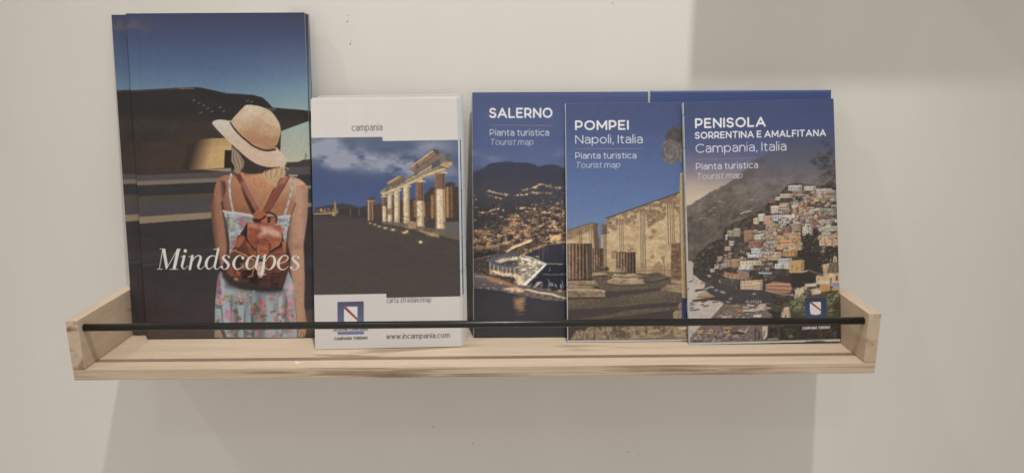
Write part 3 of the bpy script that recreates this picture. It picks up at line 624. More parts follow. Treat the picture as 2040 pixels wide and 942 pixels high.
# ---- tourist map: night view over a bay town
def paint_salerno():
    c = Canvas(935, 178, 1310, 680, 1.5, 3)
    X, Y = c.X, c.Y
    c.fill_ramp([(182, (80, 95, 138)), (195, (74, 86, 126)), (230, (78, 92, 134)), (290, (82, 97, 140)), (325, (92, 104, 142)), (350, (66, 76, 110)), (400, (60, 60, 74))])
    n = c.noise(48, 14, 5, 4)
    c.mix((slice(None), slice(None)), np.clip((n - .42) * 3, 0, 1) * np.exp(-((Y - 308) / 16) ** 2) * .6, (122, 128, 160))
    Z5 = Zf(920, 170, 3.6239)
    mt = c.ramp([(315, (62, 64, 84)), (350, (64, 65, 80)), (380, (72, 70, 80)), (420, (64, 60, 64))], Y)
    ridge = spline([(930, 343)] + Z5((85, 620), (150, 595), (200, 560), (260, 548), (330, 542), (400, 547), (480, 549), (530, 560), (560, 575), (620, 562), (680, 562), (735, 582)) + [(1150, 335), (1190, 322), (1240, 318), (1310, 330)], 4, False)
    c.poly(ridge + [(1310, 600), (930, 600)], lambda sl: mt[sl], 1.2)
    c.mix((slice(None), slice(None)), np.clip(c.noise(18, 7, 15, 3) - .45, 0, 1) * 1.2 * ((Y > 330) & (Y < 420)), (74, 70, 76))
    # town
    C4 = Zf(935, 350, 6.282); C5 = Zf(935, 450, 4.9583)
    den = np.clip((Y - 385) / 80, 0, 1)
    tx = c.noise(7, 3.2, 23, 3)
    town = c.ramp([(0, (46, 42, 44)), (.38, (66, 58, 58)), (.5, (100, 82, 74)), (.64, (168, 126, 90)), (.9, (214, 172, 122))], tx)
    tm = np.clip((Y - 385) / 50, 0, 1) * np.clip((Y - (452 - (X - 940) * .36)) / 34 + .15, 0, 1)
    c.mix((slice(None), slice(None)), tm * .9, town)
    lights = [(208, 164, 116), (176, 128, 88), (232, 200, 150), (140, 108, 84), (196, 146, 96), (120, 112, 116), (84, 80, 86)]
    def lamps(q, num, spread, big=1.0):
        Q = spline(q, 12, False) if len(q) > 2 else [tuple(np.array(q[0]) * (1 - k / 20) + np.array(q[1]) * k / 20) for k in range(21)]
        for k in range(num):
            p = Q[c.rng.randint(len(Q))]; x = p[0] + c.rng.normal(0, spread * 1.6); y = p[1] + c.rng.normal(0, spread * .6)
            w = c.rng.uniform(1, 4.5) * big
            c.stroke([(x, y), (x + w, y + c.rng.uniform(-.7, .5))], c.rng.uniform(.8, 2.0) * big, lights[c.rng.randint(5)], c.rng.uniform(.5, .95))
    lamps(C4((230, 165), (340, 195), (470, 215)), 34, 1.4); lamps(C4((240, 230), (320, 245), (390, 262)), 16, 1, .8)
    lamps(C4((690, 155), (800, 130), (900, 85), (1040, 115), (1170, 122)), 60, 1.8); lamps(C4((580, 245), (660, 210), (800, 190), (900, 180)), 40, 2.6)
    lamps(C4((980, 190), (1060, 200)), 8, 1); lamps(C4((60, 375), (100, 378)), 4, .8); lamps(C4((125, 438), (190, 440)), 12, 1.2, 1.2); lamps(C4((215, 430), (300, 405), (385, 390)), 22, .9)
    lamps(C4((600, 390), (700, 375), (840, 395)), 36, 1.8); lamps([(1130, 370), (1200, 375), (1300, 368)], 40, 3)
    for k in range(900):
        y = 350 + c.rng.uniform(48, 480) ** 1.0 / 6.282 * 1.0 + c.rng.beta(2.2, 1.3) * 62
        x = c.rng.uniform(940, 1310)
        if y < 455 - (x - 940) * .33 and c.rng.rand() < .85: continue
        if y > 474 + (40 - (x - 940) * .22 if x < 1060 else 6) : continue
        w = c.rng.uniform(1.2, 5.5); col = lights[c.rng.randint(7)] if c.rng.rand() < .62 else [(52, 48, 50), (70, 64, 66), (104, 84, 72)][c.rng.randint(3)]
        c.stroke([(x, y), (x + w, y + c.rng.uniform(-1.4, .6))], c.rng.uniform(.9, 2.3), col, c.rng.uniform(.45, .95))
    for (x, y, rx, ry) in [(560, 470, 60, 18), (560, 520, 70, 16), (570, 570, 30, 20), (560, 605, 50, 14), (480, 650, 60, 14), (550, 690, 40, 22), (770, 640, 90, 20), (120, 680, 60, 22), (130, 790, 90, 24), (1100, 650, 90, 16), (230, 880, 120, 24), (480, 830, 80, 12), (620, 850, 90, 10), (350, 890, 40, 40), (1080, 380, 50, 14), (960, 430, 60, 12)]:
        (bx, by), = C4((x, y)); c.blob(bx, by, rx / 6.3, ry / 6.3, (196, 140, 88), .55, .7)
        for q in range(8): 
            a = bx + c.rng.uniform(-1, 1) * rx / 6.5; b = by + c.rng.uniform(-1, 1) * ry / 7; c.stroke([(a, b), (a + 3, b - .6)], 1.3, lights[c.rng.randint(5)], .8)
    for k in range(90):
        x, y = c.rng.uniform(940, 1310), c.rng.uniform(400, 480); c.blob(x, y, c.rng.uniform(2, 5), c.rng.uniform(1, 2.2), (48, 44, 48), .55, .7)
    # waterfront: bay, promenade, curved block, quay, marina
    W = lambda *p: C5(*p)
    c.poly(W((30, 230), (330, 170), (520, 150), (940, 150), (940, 330), (500, 560), (30, 500)) , (70, 60, 60), 3, .7)
    sea = c.ramp([(478, (58, 58, 72)), (560, (52, 52, 62)), (600, (64, 62, 68)), (672, (60, 58, 62))], Y)
    c.poly(spline(W((600, 250), (640, 222), (700, 195), (800, 165), (945, 150)), 5, False) + [(1310, 476), (1310, 522)] + W((945, 352), (760, 345), (640, 295), (590, 270)), lambda sl: sea[sl], .9)
    for k in range(34):
        x = c.rng.uniform(680, 1900); y0 = 165 if x > 780 else 215 - (x - 680) * .4
        c.stroke(W((x, y0), (x, y0 + c.rng.uniform(30, 120))), c.rng.uniform(.6, 1.8), (168, 136, 110), .35, 1.2)
    c.stroke(W((380, 235), (430, 195), (520, 160), (620, 118)), 5.5, (196, 148, 106), .9, 1.2); c.stroke(W((400, 215), (500, 172), (620, 125)), 1.6, (236, 208, 168), .8, .8)
    c.stroke(W((520, 270), (600, 225), (680, 190), (800, 150), (940, 132)) + [(1310, 474)], 5, (176, 142, 102), .85, 1.5)
    for k in range(120):
        t = c.rng.rand(); q = spline(W((440, 250), (560, 215), (680, 170), (800, 135), (940, 112)) + [(1310, 458)], 10, False); p = q[int(t * (len(q) - 1))]
        c.blob(p[0] + c.rng.normal(0, 2), p[1] + c.rng.normal(2, 2.6), c.rng.uniform(1, 2.4), c.rng.uniform(.8, 1.8), [(48, 46, 46), (206, 168, 116), (76, 68, 60), (160, 124, 88)][k % 4], .8, .5)
    c.poly(W((810, 72), (915, 60), (918, 118), (812, 126)), (208, 164, 112), .8)
    for k in range(7):
        for j in range(4): c.rect(*W((818 + k * 14, 76 + j * 13 - k * 1.2))[0], *W((824 + k * 14, 83 + j * 13 - k * 1.2))[0], (140, 104, 76), .7)
    c.poly(W((40, 250), (200, 220), (300, 250), (180, 290), (40, 310)), (50, 46, 44), 2); c.stroke(W((40, 320), (160, 290), (290, 262)), 3, (104, 96, 92), .9)
    c.poly(W((45, 320), (190, 305), (195, 400), (45, 410)), (72, 64, 62), 1)
    for k in range(10): c.stroke(W((50 + k * 14, 330), (50 + k * 14, 400)), 1, [(104, 92, 84), (52, 48, 48)][k % 2], .7)
    c.poly(W((190, 330), (210, 300), (270, 270), (360, 252), (480, 248), (490, 300), (520, 300), (500, 470), (360, 462), (260, 440), (205, 420)), (92, 84, 82), 1)
    c.poly(spline(W((196, 325), (230, 292), (310, 264), (420, 250), (482, 252), (486, 300), (400, 305), (330, 322), (300, 345), (340, 370), (420, 380), (490, 384), (486, 392), (380, 390), (270, 372), (210, 345)), 3, True), (84, 88, 104), .8)
    c.poly(W((250, 330), (330, 300), (480, 292), (490, 318), (380, 325), (310, 350)), (186, 160, 124), 1.2); c.poly(W((310, 352), (400, 330), (470, 332), (450, 372), (360, 372)), (72, 70, 80), 1.2)
    for k in range(14):
        x = 262 + k * 17; c.stroke(W((x, 300 - k * 2), (x, 330 - k * 3)), 1.1, (160, 144, 124), .7)
    for k in range(20):
        x = 206 + k * 14; y = 352 + 40 * math.sin(min(1, k / 12) * 1.57)
        c.stroke(W((x, y), (x, y + 72)), 1.6, [(214, 196, 164), (88, 78, 74), (150, 132, 112)][k % 3], .85)
    c.stroke(W((196, 335), (270, 374), (380, 392), (490, 388)), 1.6, (120, 124, 140), .9, .6, 4)
    c.poly(W((490, 310), (560, 290), (700, 330), (740, 352), (540, 570), (480, 560), (500, 470)), (158, 142, 122), 2, .95)
    for k in range(90):
        x, y = c.rng.uniform(480, 700), c.rng.uniform(280, 480)
        if x + y * .75 > 1010: continue
        (bx, by), = W((x, y)); c.blob(bx, by, c.rng.uniform(1.5, 5), c.rng.uniform(.7, 1.8), [(228, 220, 204), (120, 112, 106), (196, 176, 146), (90, 86, 86), (216, 208, 194)][k % 5], .75, .6)
    c.poly(W((450, 480), (530, 480), (560, 560), (480, 575)), (206, 176, 140), 3, .8)
    c.stroke(W((545, 275), (640, 300), (770, 352)), 2.4, (186, 180, 172), .95); c.stroke(W((770, 352), (940, 352)), 1.6, (168, 166, 166), .9); c.stroke(W((700, 350), (745, 355)), 2.2, (206, 200, 190), .9)
    c.poly(W((775, 362), (945, 360)) + [(1310, 524), (1310, 580)] + W((945, 610), (700, 590), (575, 565)), (46, 46, 54), .8)
    c.poly(W((760, 350), (782, 360), (575, 570), (530, 570)), (200, 192, 178), .8); c.stroke(W((778, 364), (585, 560)), 1.4, (104, 100, 100), .9); c.stroke(W((750, 366), (545, 560)), 1.0, (236, 228, 212), .8)
    c.stroke(W((740, 455), (830, 460), (940, 455)) + [(1310, 545)], 1.8, (130, 132, 142), .8); c.stroke(W((640, 500), (690, 480)), 2.0, (120, 112, 108), .8)
    for k in range(46):
        x = c.rng.uniform(770, 1800); y = c.rng.choice([395, 410, 430, 445]) + c.rng.uniform(-6, 6); (bx, by), = W((x, y)); c.stroke([(bx, by), (bx + c.rng.uniform(-1, 1), by + 4)], 1.3, (158, 160, 172), .7)
    for k in range(30):
        x = c.rng.choice([800, 830, 860, 930, 1000, 1100, 1250, 1400, 1600]) + c.rng.uniform(-14, 14); y = c.rng.uniform(505, 570); (bx, by), = W((x, y)); c.stroke([(bx, by), (bx + 2.2, by + 6)], 1.4, (176, 176, 186), .8)
    for k in range(12):
        (bx, by), = W((c.rng.uniform(600, 720), c.rng.uniform(550, 590))); c.stroke([(bx, by), (bx + 5, by - 4)], 1.6, (196, 188, 178), .8)
    # beach, breakwater and water
    c.poly(W((40, 440), (130, 470), (200, 480), (330, 520), (480, 570), (560, 575), (700, 600), (945, 640)) + [(1310, 590), (1310, 620)] + W((945, 720), (800, 710), (660, 690), (520, 670), (420, 645), (330, 625), (180, 610), (40, 595)), (112, 98, 92), 1.4)
    c.poly(W((140, 475), (260, 490), (420, 550), (480, 580), (330, 575), (200, 530)), (168, 120, 84), 2.5, .9); c.poly(W((40, 520), (330, 555), (420, 590), (330, 620), (40, 590)), (98, 88, 90), 2, .8)
    c.poly(W((330, 600), (480, 585), (560, 610), (540, 640), (420, 640)), (194, 156, 126), 2); c.stroke(W((560, 605), (700, 640), (830, 655), (945, 690)) + [(1310, 612)], 3.2, (216, 184, 140), .95, 1)
    c.stroke(W((560, 600), (680, 598), (800, 615), (830, 640)), 3, (96, 94, 108), .9, .8)
    c.stroke(W((60, 480), (150, 490)), 3, (170, 160, 146), .8, 1.2)
    for k in range(70):
        x, y = c.rng.uniform(40, 945), c.rng.uniform(470, 690)
        if abs(y - (520 + (x - 40) * .17)) > 60: continue
        (bx, by), = W((x, y)); c.stroke([(bx, by), (bx + 4, by + .6)], c.rng.uniform(.8, 1.8), [(206, 176, 132), (86, 80, 82), (150, 122, 98), (176, 156, 140)][k % 4], .7)
    for k in range(36):
        x = 40 + k * 26; y = 600 + max(0, x - 180) * .135 + c.rng.uniform(-8, 8); (bx, by), = W((x, y)); c.blob(bx, by, 3, 1.4, [(150, 146, 150), (70, 66, 70), (110, 108, 114)][k % 3], .8, .6)
    c.poly(W((40, 600), (180, 612), (330, 628), (430, 655), (520, 678), (660, 698), (800, 718), (945, 725)) + [(1310, 622), (1310, 690), (930, 690)] + W((-20, 598)), lambda sl: sea[sl], 1)
    c.mix((slice(None), slice(None)), np.clip(c.noise(40, 9, 33, 2) - .4, 0, 1) * .5 * (Y > 575), (76, 74, 80))
    for k in range(60):
        y = c.rng.uniform(690, 880); (bx, by), = W((c.rng.normal(505, 26 - (y - 690) * .03), y)); c.stroke([(bx - 4, by), (bx + 5, by)], c.rng.uniform(1, 2.4), (196, 146, 96), .34 * (1 - (y - 690) / 240), 1)
    c.poly(W((445, 690), (560, 690), (550, 800), (455, 800)), (186, 140, 96), 4, .55)
    c.specks(420, 940, 372, 1310, 420, [(206, 164, 116), (168, 128, 96), (230, 204, 160), (120, 108, 106)], .8, 2.4, .6, 1.2, lambda x, y: c.rng.rand() < np.clip((x - 975) / 90, .08, 1), (.3, .85))
    c.specks(1500, 940, 395, 1310, 478, [(222, 178, 122), (196, 144, 94), (240, 212, 166), (88, 76, 72), (52, 47, 49), (150, 118, 92), (108, 104, 112)], .8, 2.6, .7, 1.6, lambda x, y: y > 462 - (x - 940) * .42 or c.rng.rand() < .12)
    c.specks(500, 940, 470, 1060, 590, [(222, 190, 140), (240, 220, 184), (96, 84, 78), (60, 54, 54), (170, 140, 108)], .8, 2.4, .6, 1.4, lambda x, y: y < 545 + (x - 940) * .17 and not (x > 1062 and y < 520))
    for k in range(150):
        t = c.rng.rand(); q = C5((200 + 300 * t, 428 + 40 * t + c.rng.uniform(-8, 30)))[0] if k % 3 else C5((420 + 330 * t, 290 + 60 * t + c.rng.uniform(-14, 10)))[0]
        c.blob(q[0], q[1], c.rng.uniform(.7, 1.7), c.rng.uniform(.5, 1.0), [(244, 214, 164), (226, 176, 120), (236, 226, 204)][k % 3], .85, .6)
    c.stroke(C5((205, 418), (300, 452), (400, 470), (500, 474)), 2.2, (220, 180, 128), .8, 1.2, 4)
    c.glow(.58, .38, 12)
    c.warp(.55, 5, 5, .08)
    # lettering
    c.text('SALERNO', (975.5, 235.3), (1101.5, 234.2), 19.8, 3.55, INK)
    c.stroke([(977, 249), (1102, 248.6)], 1.2, (150, 122, 122), .9)
    c.text('Pianta turistica', (976.5, 269.4), (1095, 268.6), 12.6, 1.35, (216, 212, 214))
    c.text('Tourist map', (976.0, 287.4), (1063, 286.6), 11.8, 1.15, (188, 186, 198), .2)
    return c

# ---- tourist map: ancient forum with broken columns
def paint_pompei():
    c = Canvas(1116, 198, 1430, 690, 1.5, 4)
    X, Y = c.X, c.Y
    c.fill_ramp([(204, (72, 82, 122)), (250, (74, 86, 128)), (330, (84, 104, 150)), (400, (94, 118, 164)), (450, (106, 128, 168))])
    c.grain(.05, 3, 2.5, 2.5)
    A = Zf(1120, 380, 5.232); B = Zf(1120, 500, 4.956); V = Zf(1270, 220, 4.283)
    n1 = c.noise(16, 9, 7, 4); n2 = c.noise(5, 4, 8, 3)
    plaster = c.ramp([(0, (150, 122, 90)), (.36, (182, 152, 112)), (.55, (200, 170, 128)), (1, (214, 188, 148))], n1 * .8 + n2 * .25)
    brick = c.ramp([(0, (96, 78, 60)), (.5, (138, 112, 84)), (1, (168, 140, 106))], c.noise(4, 2.2, 28, 3))
    # ground
    gs = c.noise(2.2, 1.6, 61, 2); gb = c.noise(30, 8, 62, 2)
    gr = c.ramp([(0, (72, 62, 55)), (.5, (100, 86, 74)), (1, (130, 112, 94))], gs * .7 + gb * .3)
    c.poly(B((20, 60), (400, 60), (1560, 60), (1560, 960), (20, 960)), lambda sl: gr[sl], 1)
    # left wall
    c.poly(A((20, 436), (300, 346), (366, 358), (360, 420), (382, 500), (382, 640), (20, 640)), lambda sl: plaster[sl], .7)
    c.poly(A((20, 436), (300, 346), (366, 358), (360, 420), (280, 430), (120, 500), (20, 530)), lambda sl: brick[sl], 3, .9)
    c.poly(A((310, 360), (366, 360), (360, 420), (384, 520), (382, 640), (330, 620), (320, 420)), (104, 84, 66), 1.2)
    c.stroke(A((20, 438), (300, 346), (366, 358)), 1.6, (82, 66, 58), .95)
    for x, y in ((178, 410), (196, 405), (284, 390), (300, 390)): c.stroke(A((x, y), (x + 2, 600)), 1.5, (112, 88, 66), .85, .7)
    c.stroke(A((290, 400), (292, 600)), 1.6, (208, 184, 146), .8)
    # main wall
    wall = A((455, 296), (1205, 24), (1205, 900), (1120, 900), (760, 860), (440, 850), (440, 480))
    c.poly(wall, lambda sl: plaster[sl], .7)
    c.poly(A((400, 358), (462, 352), (462, 460), (402, 470)), (118, 92, 78), 1); c.poly(A((398, 470), (455, 460), (455, 830), (405, 800)), (186, 158, 120), 1)
    for x in (425, 440, 452): c.stroke(A((x, 400), (x, 800)), 1.3, (96, 74, 58), .8, .6)
    top = A((455, 296), (1205, 24), (1205, 260), (1150, 180), (1060, 290), (980, 330), (880, 400), (860, 250), (770, 240), (760, 330), (720, 390), (640, 350), (560, 410), (500, 440), (455, 460))
    tb = c.noise(7, 6, 52, 3)
    c.poly(top, lambda sl: brick[sl], 2.0, .95, tex=lambda sl: np.clip((tb[sl] - .30) * 5, 0, 1))
    for q in (A((880, 480), (960, 475), (940, 500), (900, 520)), A((905, 690), (925, 665), (945, 690), (935, 712), (905, 708)), A((910, 400), (980, 410), (960, 450), (920, 460)), A((480, 380), (540, 360), (550, 420), (500, 410)), A((1000, 690), (1052, 690), (1040, 760)), A((505, 640), (560, 620), (540, 720), (500, 720)), A((640, 620), (760, 600), (700, 640))):
        c.poly(q, (138, 110, 82), 1.3, .7)
    c.stroke(A((452, 296), (830, 160), (1205, 24)), 2.0, (70, 58, 54), 1)
    for xs, y0, y1, w in (((585, 602, 620), 305, 640, 1.4), ((800, 815, 830, 845), 205, 840, 1.8), ((1080, 1105, 1125, 1142), 130, 560, 1.9)):
        c.rect(*A((xs[0] - 14, y0))[0], *A((xs[-1] + 6, y1))[0], (190, 162, 122), .8, .8)
        c.rect(*A((xs[0] - 8, y0))[0], *A((xs[-1] + 6, y0 + 60))[0], (140, 112, 86), .6, 1)
        for x in xs: c.stroke(A((x, y0), (x + 8, y1)), w * .8, (98, 74, 56), .9, .5); c.stroke(A((x - 8, y0 + 20), (x, y1)), w * .8, (216, 192, 152), .7, .5)
    c.stroke(A((640, 590), (900, 560), (1100, 560)), .8, (150, 122, 92), .6)
    # fence
    for k in range(30):
        x = 715 + k * 11.4; c.stroke(B((x, 118 + (k % 3) * 5 if k < 10 else 150), (x, 255)), .6, (92, 76, 62), .7, .5)
    c.stroke(B((715, 205), (1060, 190)), .8, (90, 74, 62), .8); c.stroke(B((715, 250), (1060, 240)), 1.0, (160, 136, 106), .8)
    c.poly(B((860, 200), (900, 130), (940, 105), (975, 150), (985, 240), (870, 240)), (142, 116, 86), 1.4, .7); c.stroke(B((985, 60), (995, 250)), 1.4, (124, 98, 74), .9); c.poly(B((830, 225), (930, 215), (1000, 245), (840, 255)), (84, 70, 58), 1.2, .8)
    # shadows painted in the printed scene
    sh = (74, 65, 62)
    for q in (B((410, 400), (560, 400), (950, 368), (960, 385), (700, 430), (570, 440), (560, 455), (410, 465)), B((790, 305), (900, 300), (1040, 268), (1030, 290), (900, 315), (800, 325)), B((20, 582), (350, 566), (600, 550), (900, 515), (1160, 505), (1560, 480), (1560, 540), (1120, 545), (900, 560), (640, 585), (420, 630), (200, 670), (20, 690)), B((20, 700), (250, 690), (420, 668), (700, 630), (1000, 590), (1100, 575), (1070, 640), (1075, 780), (420, 760), (20, 860))):
        c.poly(q, sh, 1.0, .95)
    c.poly(B((20, 860), (20, 700), (420, 690), (420, 740), (220, 745), (100, 800), (90, 890)), (70, 62, 60), 1)
    # broken columns
    def drum(x0, x1, y0, y1, nf, base):
        q = A((x0, y0), (x1, y0), (x1, y1), (x0, y1)); tt = (X - q[0][0]) / (q[1][0] - q[0][0])
        ph = np.abs(((tt * nf) % 1) - .5) * 2
        col = c.ramp([(0, (62, 47, 41)), (.45, (120, 92, 74)), (1, (176, 144, 114))], ph * 1.0 + n2 * .4 - .2)
        col = col * (1.14 - .55 * np.clip(tt, 0, 1))[..., None]
        q2 = [(q[0][0] + (q[1][0] - q[0][0]) * k / 8, q[0][1] + (q[1][1] - q[0][1]) * k / 8 + c.rng.uniform(-.8, 1.2)) for k in range(9)]
        c.poly(q2 + q[2:], lambda sl: col[sl], .8)
        for k in range(14):
            x, y = c.rng.uniform(q[0][0] + 2, q[1][0] - 2), c.rng.uniform(q[0][1] + 3, q[2][1]); c.blob(x, y, c.rng.uniform(.8, 2.4), c.rng.uniform(1.2, 4), [(84, 64, 54), (166, 136, 108)][k % 2], .6, .7)
        c.stroke(q[:2], 1.6, (78, 62, 54), .8)
    def stones(pts, dark=0):
        st = c.ramp([(0, (104, 86, 68)), (.5, (160, 136, 106)), (1, (196, 170, 134))], c.noise(8, 4, 71, 4) * 1.2 - .1)
        c.poly(pts, lambda sl: st[sl] * (1 - dark), .9)
    drum(305, 420, 612, 848, 4.5, 0); stones(A((305, 846), (430, 840), (455, 870), (440, 890), (305, 890))); stones(A((305, 885), (520, 850), (530, 890), (330, 920)), .3)
    c.poly(A((430, 800), (470, 800), (480, 840), (435, 850)), (70, 62, 54), 1.5)
    stones(B((440, 300), (500, 275), (780, 285), (800, 325), (760, 332), (575, 340), (435, 322))); c.stroke(B((575, 338), (600, 285)), 1.0, (96, 80, 64), .7)
    stones(A((510, 905), (540, 868), (600, 858), (740, 862), (820, 895), (760, 925), (560, 930))); c.stroke(A((520, 900), (640, 912), (800, 895)), 1.4, (90, 74, 60), .8); c.stroke(A((530, 875), (640, 888), (760, 876)), 1.2, (196, 170, 132), .8)
    drum(545, 752, 648, 862, 7, 0); stones(A((545, 800), (600, 815), (640, 862), (548, 866)), .1)
    stones(B((40, 385), (300, 375), (412, 395), (415, 462), (40, 470))); c.stroke(B((42, 392), (412, 398)), 1.6, (182, 158, 124), .8)
    for k in range(26): c.stroke(B((44 + k * 14, 405), (50 + k * 14, 455)), 1.4, (96, 80, 66), .6)
    stones(B((40, 295), (310, 285), (350, 340), (300, 372), (380, 385), (40, 388)), .05); c.stroke(B((42, 325), (200, 345), (345, 345)), 1.6, (94, 78, 64), .8, .8, 3); c.poly(B((220, 380), (345, 355), (370, 385)), (64, 56, 50), 1.4)
    drum(38, 303, 562, 942, 7.5, 0); c.poly(A((250, 566), (303, 570), (305, 940), (262, 930)), (86, 72, 64), 1.4, .8); c.stroke(A((248, 640), (262, 930)), 1.2, (170, 150, 126), .8)
    for q in (B((300, 240), (345, 250), (430, 248), (430, 256), (300, 256)), B((435, 324), (575, 342), (800, 328), (800, 334), (575, 350), (435, 332)), B((40, 462), (416, 456), (416, 472), (40, 480)), A((305, 842), (420, 840), (420, 850), (305, 852)), A((545, 856), (752, 856), (752, 866), (545, 868)), B((40, 286), (310, 278), (310, 290), (40, 298))):
        c.poly(q, (56, 47, 42), .8, .75)
    for q in (B((440, 300), (500, 276), (780, 286)), B((42, 388), (300, 378), (412, 397)), A((512, 903), (545, 872)), A((306, 886), (455, 872))): c.stroke(q, 1.8, (206, 180, 142), .85)
    # right pier, base, tall column
    q = A((1118, 556), (1212, 548), (1222, 910), (1110, 912))
    bk = c.ramp([(0, (84, 62, 50)), (.5, (124, 92, 72)), (1, (158, 126, 98))], c.noise(6, 2.2, 91, 2))
    c.poly(q, lambda sl: bk[sl], .8)
    stones(B((1055, 275), (1200, 270), (1200, 330), (1050, 320))); stones(B((950, 385), (1020, 335), (1200, 330), (1200, 420), (1080, 405))); stones(B((1060, 270), (1200, 265), (1200, 285), (1056, 290)), .2)
    col = c.ramp([(0, (128, 100, 72)), (.35, (196, 164, 122)), (.7, (176, 144, 104)), (1, (120, 94, 70))], (X - 1348 - (Y - 380) * .012) / 15)
    c.poly(V((352, 540), (372, 530), (385, 545)) + [(1364, 340), (1430, 335), (1430, 596)] + B((1200, 466), (1160, 466), (1150, 0)) + V((345, 700)), lambda sl: col[sl], .7)
    c.stroke([(1356, 350), (1358.5, 594)], 1.0, (112, 88, 64), .7)
    # capital, upper right
    cap = c.ramp([(0, (70, 66, 72)), (.5, (94, 86, 86)), (1, (124, 112, 106))], c.noise(7, 6, 95, 3))
    c.poly(V((225, 230), (240, 180), (300, 140), (372, 130)) + [(1430, 246), (1430, 322)] + V((372, 440), (330, 440), (300, 300), (250, 260)), lambda sl: cap[sl] * .9, 1.6)
    c.poly(V((195, 350), (205, 290), (250, 250), (330, 270), (372, 330), (372, 445), (330, 440), (300, 458), (250, 460), (215, 430)), lambda sl: cap[sl] * 1.22, 1, smooth=3)
    sp = [(270 + (8 + a * 3.2) * math.cos(a * .55), 362 + (8 + a * 4.2) * math.sin(a * .55)) for a in range(0, 24)]
    c.stroke(V(*sp), 1.6, (64, 60, 60), .8, .6); c.stroke(V(*[(x + 7, y + 5) for x, y in sp]), 1.2, (146, 134, 124), .6, .5)
    # foreground blocks
    stones(B((60, 900), (130, 790), (190, 770), (210, 800), (200, 900)), .12); stones(B((200, 900), (215, 790), (260, 750), (410, 745), (440, 870), (430, 900)), .08); stones(B((415, 740), (600, 690), (1070, 690), (1080, 810), (900, 850), (500, 880), (460, 870)), .04)
    fb = c.noise(5, 12, 99, 3)
    c.poly(B((60, 900), (130, 790), (260, 750), (410, 745), (1070, 700), (1080, 810), (500, 880), (430, 900)), (78, 68, 58), 1, .7, tex=lambda sl: np.clip((fb[sl] - .48) * 5, 0, 1))
    c.stroke(B((440, 760), (470, 870)), 2.0, (182, 156, 120), .6, 1); c.stroke(B((225, 800), (215, 890)), 2.2, (176, 152, 118), .6, 1)
    c.poly(B((430, 900), (520, 880), (900, 850), (1080, 815), (1200, 860), (1200, 900)), (126, 108, 90), 1.2); c.stroke(B((860, 850), (960, 838)), 2, (170, 150, 124), .7)
    stones(B((1115, 540), (1140, 510), (1200, 510), (1200, 570), (1130, 565))); stones(B((1070, 620), (1090, 590), (1200, 575), (1200, 690), (1080, 665)), .06); stones(B((1075, 745), (1560, 740), (1560, 900), (1110, 870), (1080, 830)), .02); c.stroke(B((1090, 790), (1150, 790), (1200, 860)), 2, (186, 160, 122), .7, .8, 4)
    c.a *= (1 + .24 * (c.noise(3.0, 2.4, 66, 3) - .5) * np.clip((c.a[..., 0] - c.a[..., 2]) * 10, 0, 1))[..., None]
    c.warp(.3, 6, 6, .08)
    c.rect(1353.5, 594, 1396, 634, (52, 64, 104)); c.poly([(1362, 601), (1388, 601), (1388, 618), (1386, 623), (1375, 626), (1364, 623)], (222, 216, 210), .5); c.poly([(1362, 601), (1367, 601), (1388, 619), (1387, 623), (1384, 624), (1362, 605)], (150, 66, 60), .5)
    c.text('CAMPANIA TURISMO', (1347, 655.6), (1404, 655.0), 5.6, 1.25, (214, 204, 190), .16, .8)
    c.text('POMPEI', (1145, 260.6), (1251.5, 259.4), 19.8, 3.55, INK)
    c.text('Napoli, Italia', (1145.5, 287.6), (1278.5, 286.4), 17.2, 1.65, (224, 220, 220))
    c.stroke([(1146, 297.6), (1278, 297)], 1.2, (150, 122, 122), .9)
    c.text('Pianta turistica', (1145.5, 317.8), (1266, 317.0), 12.6, 1.35, (220, 216, 216))
    c.text('Tourist map', (1145, 336.2), (1233, 335.4), 11.8, 1.15, (196, 196, 206), .2)
    return c

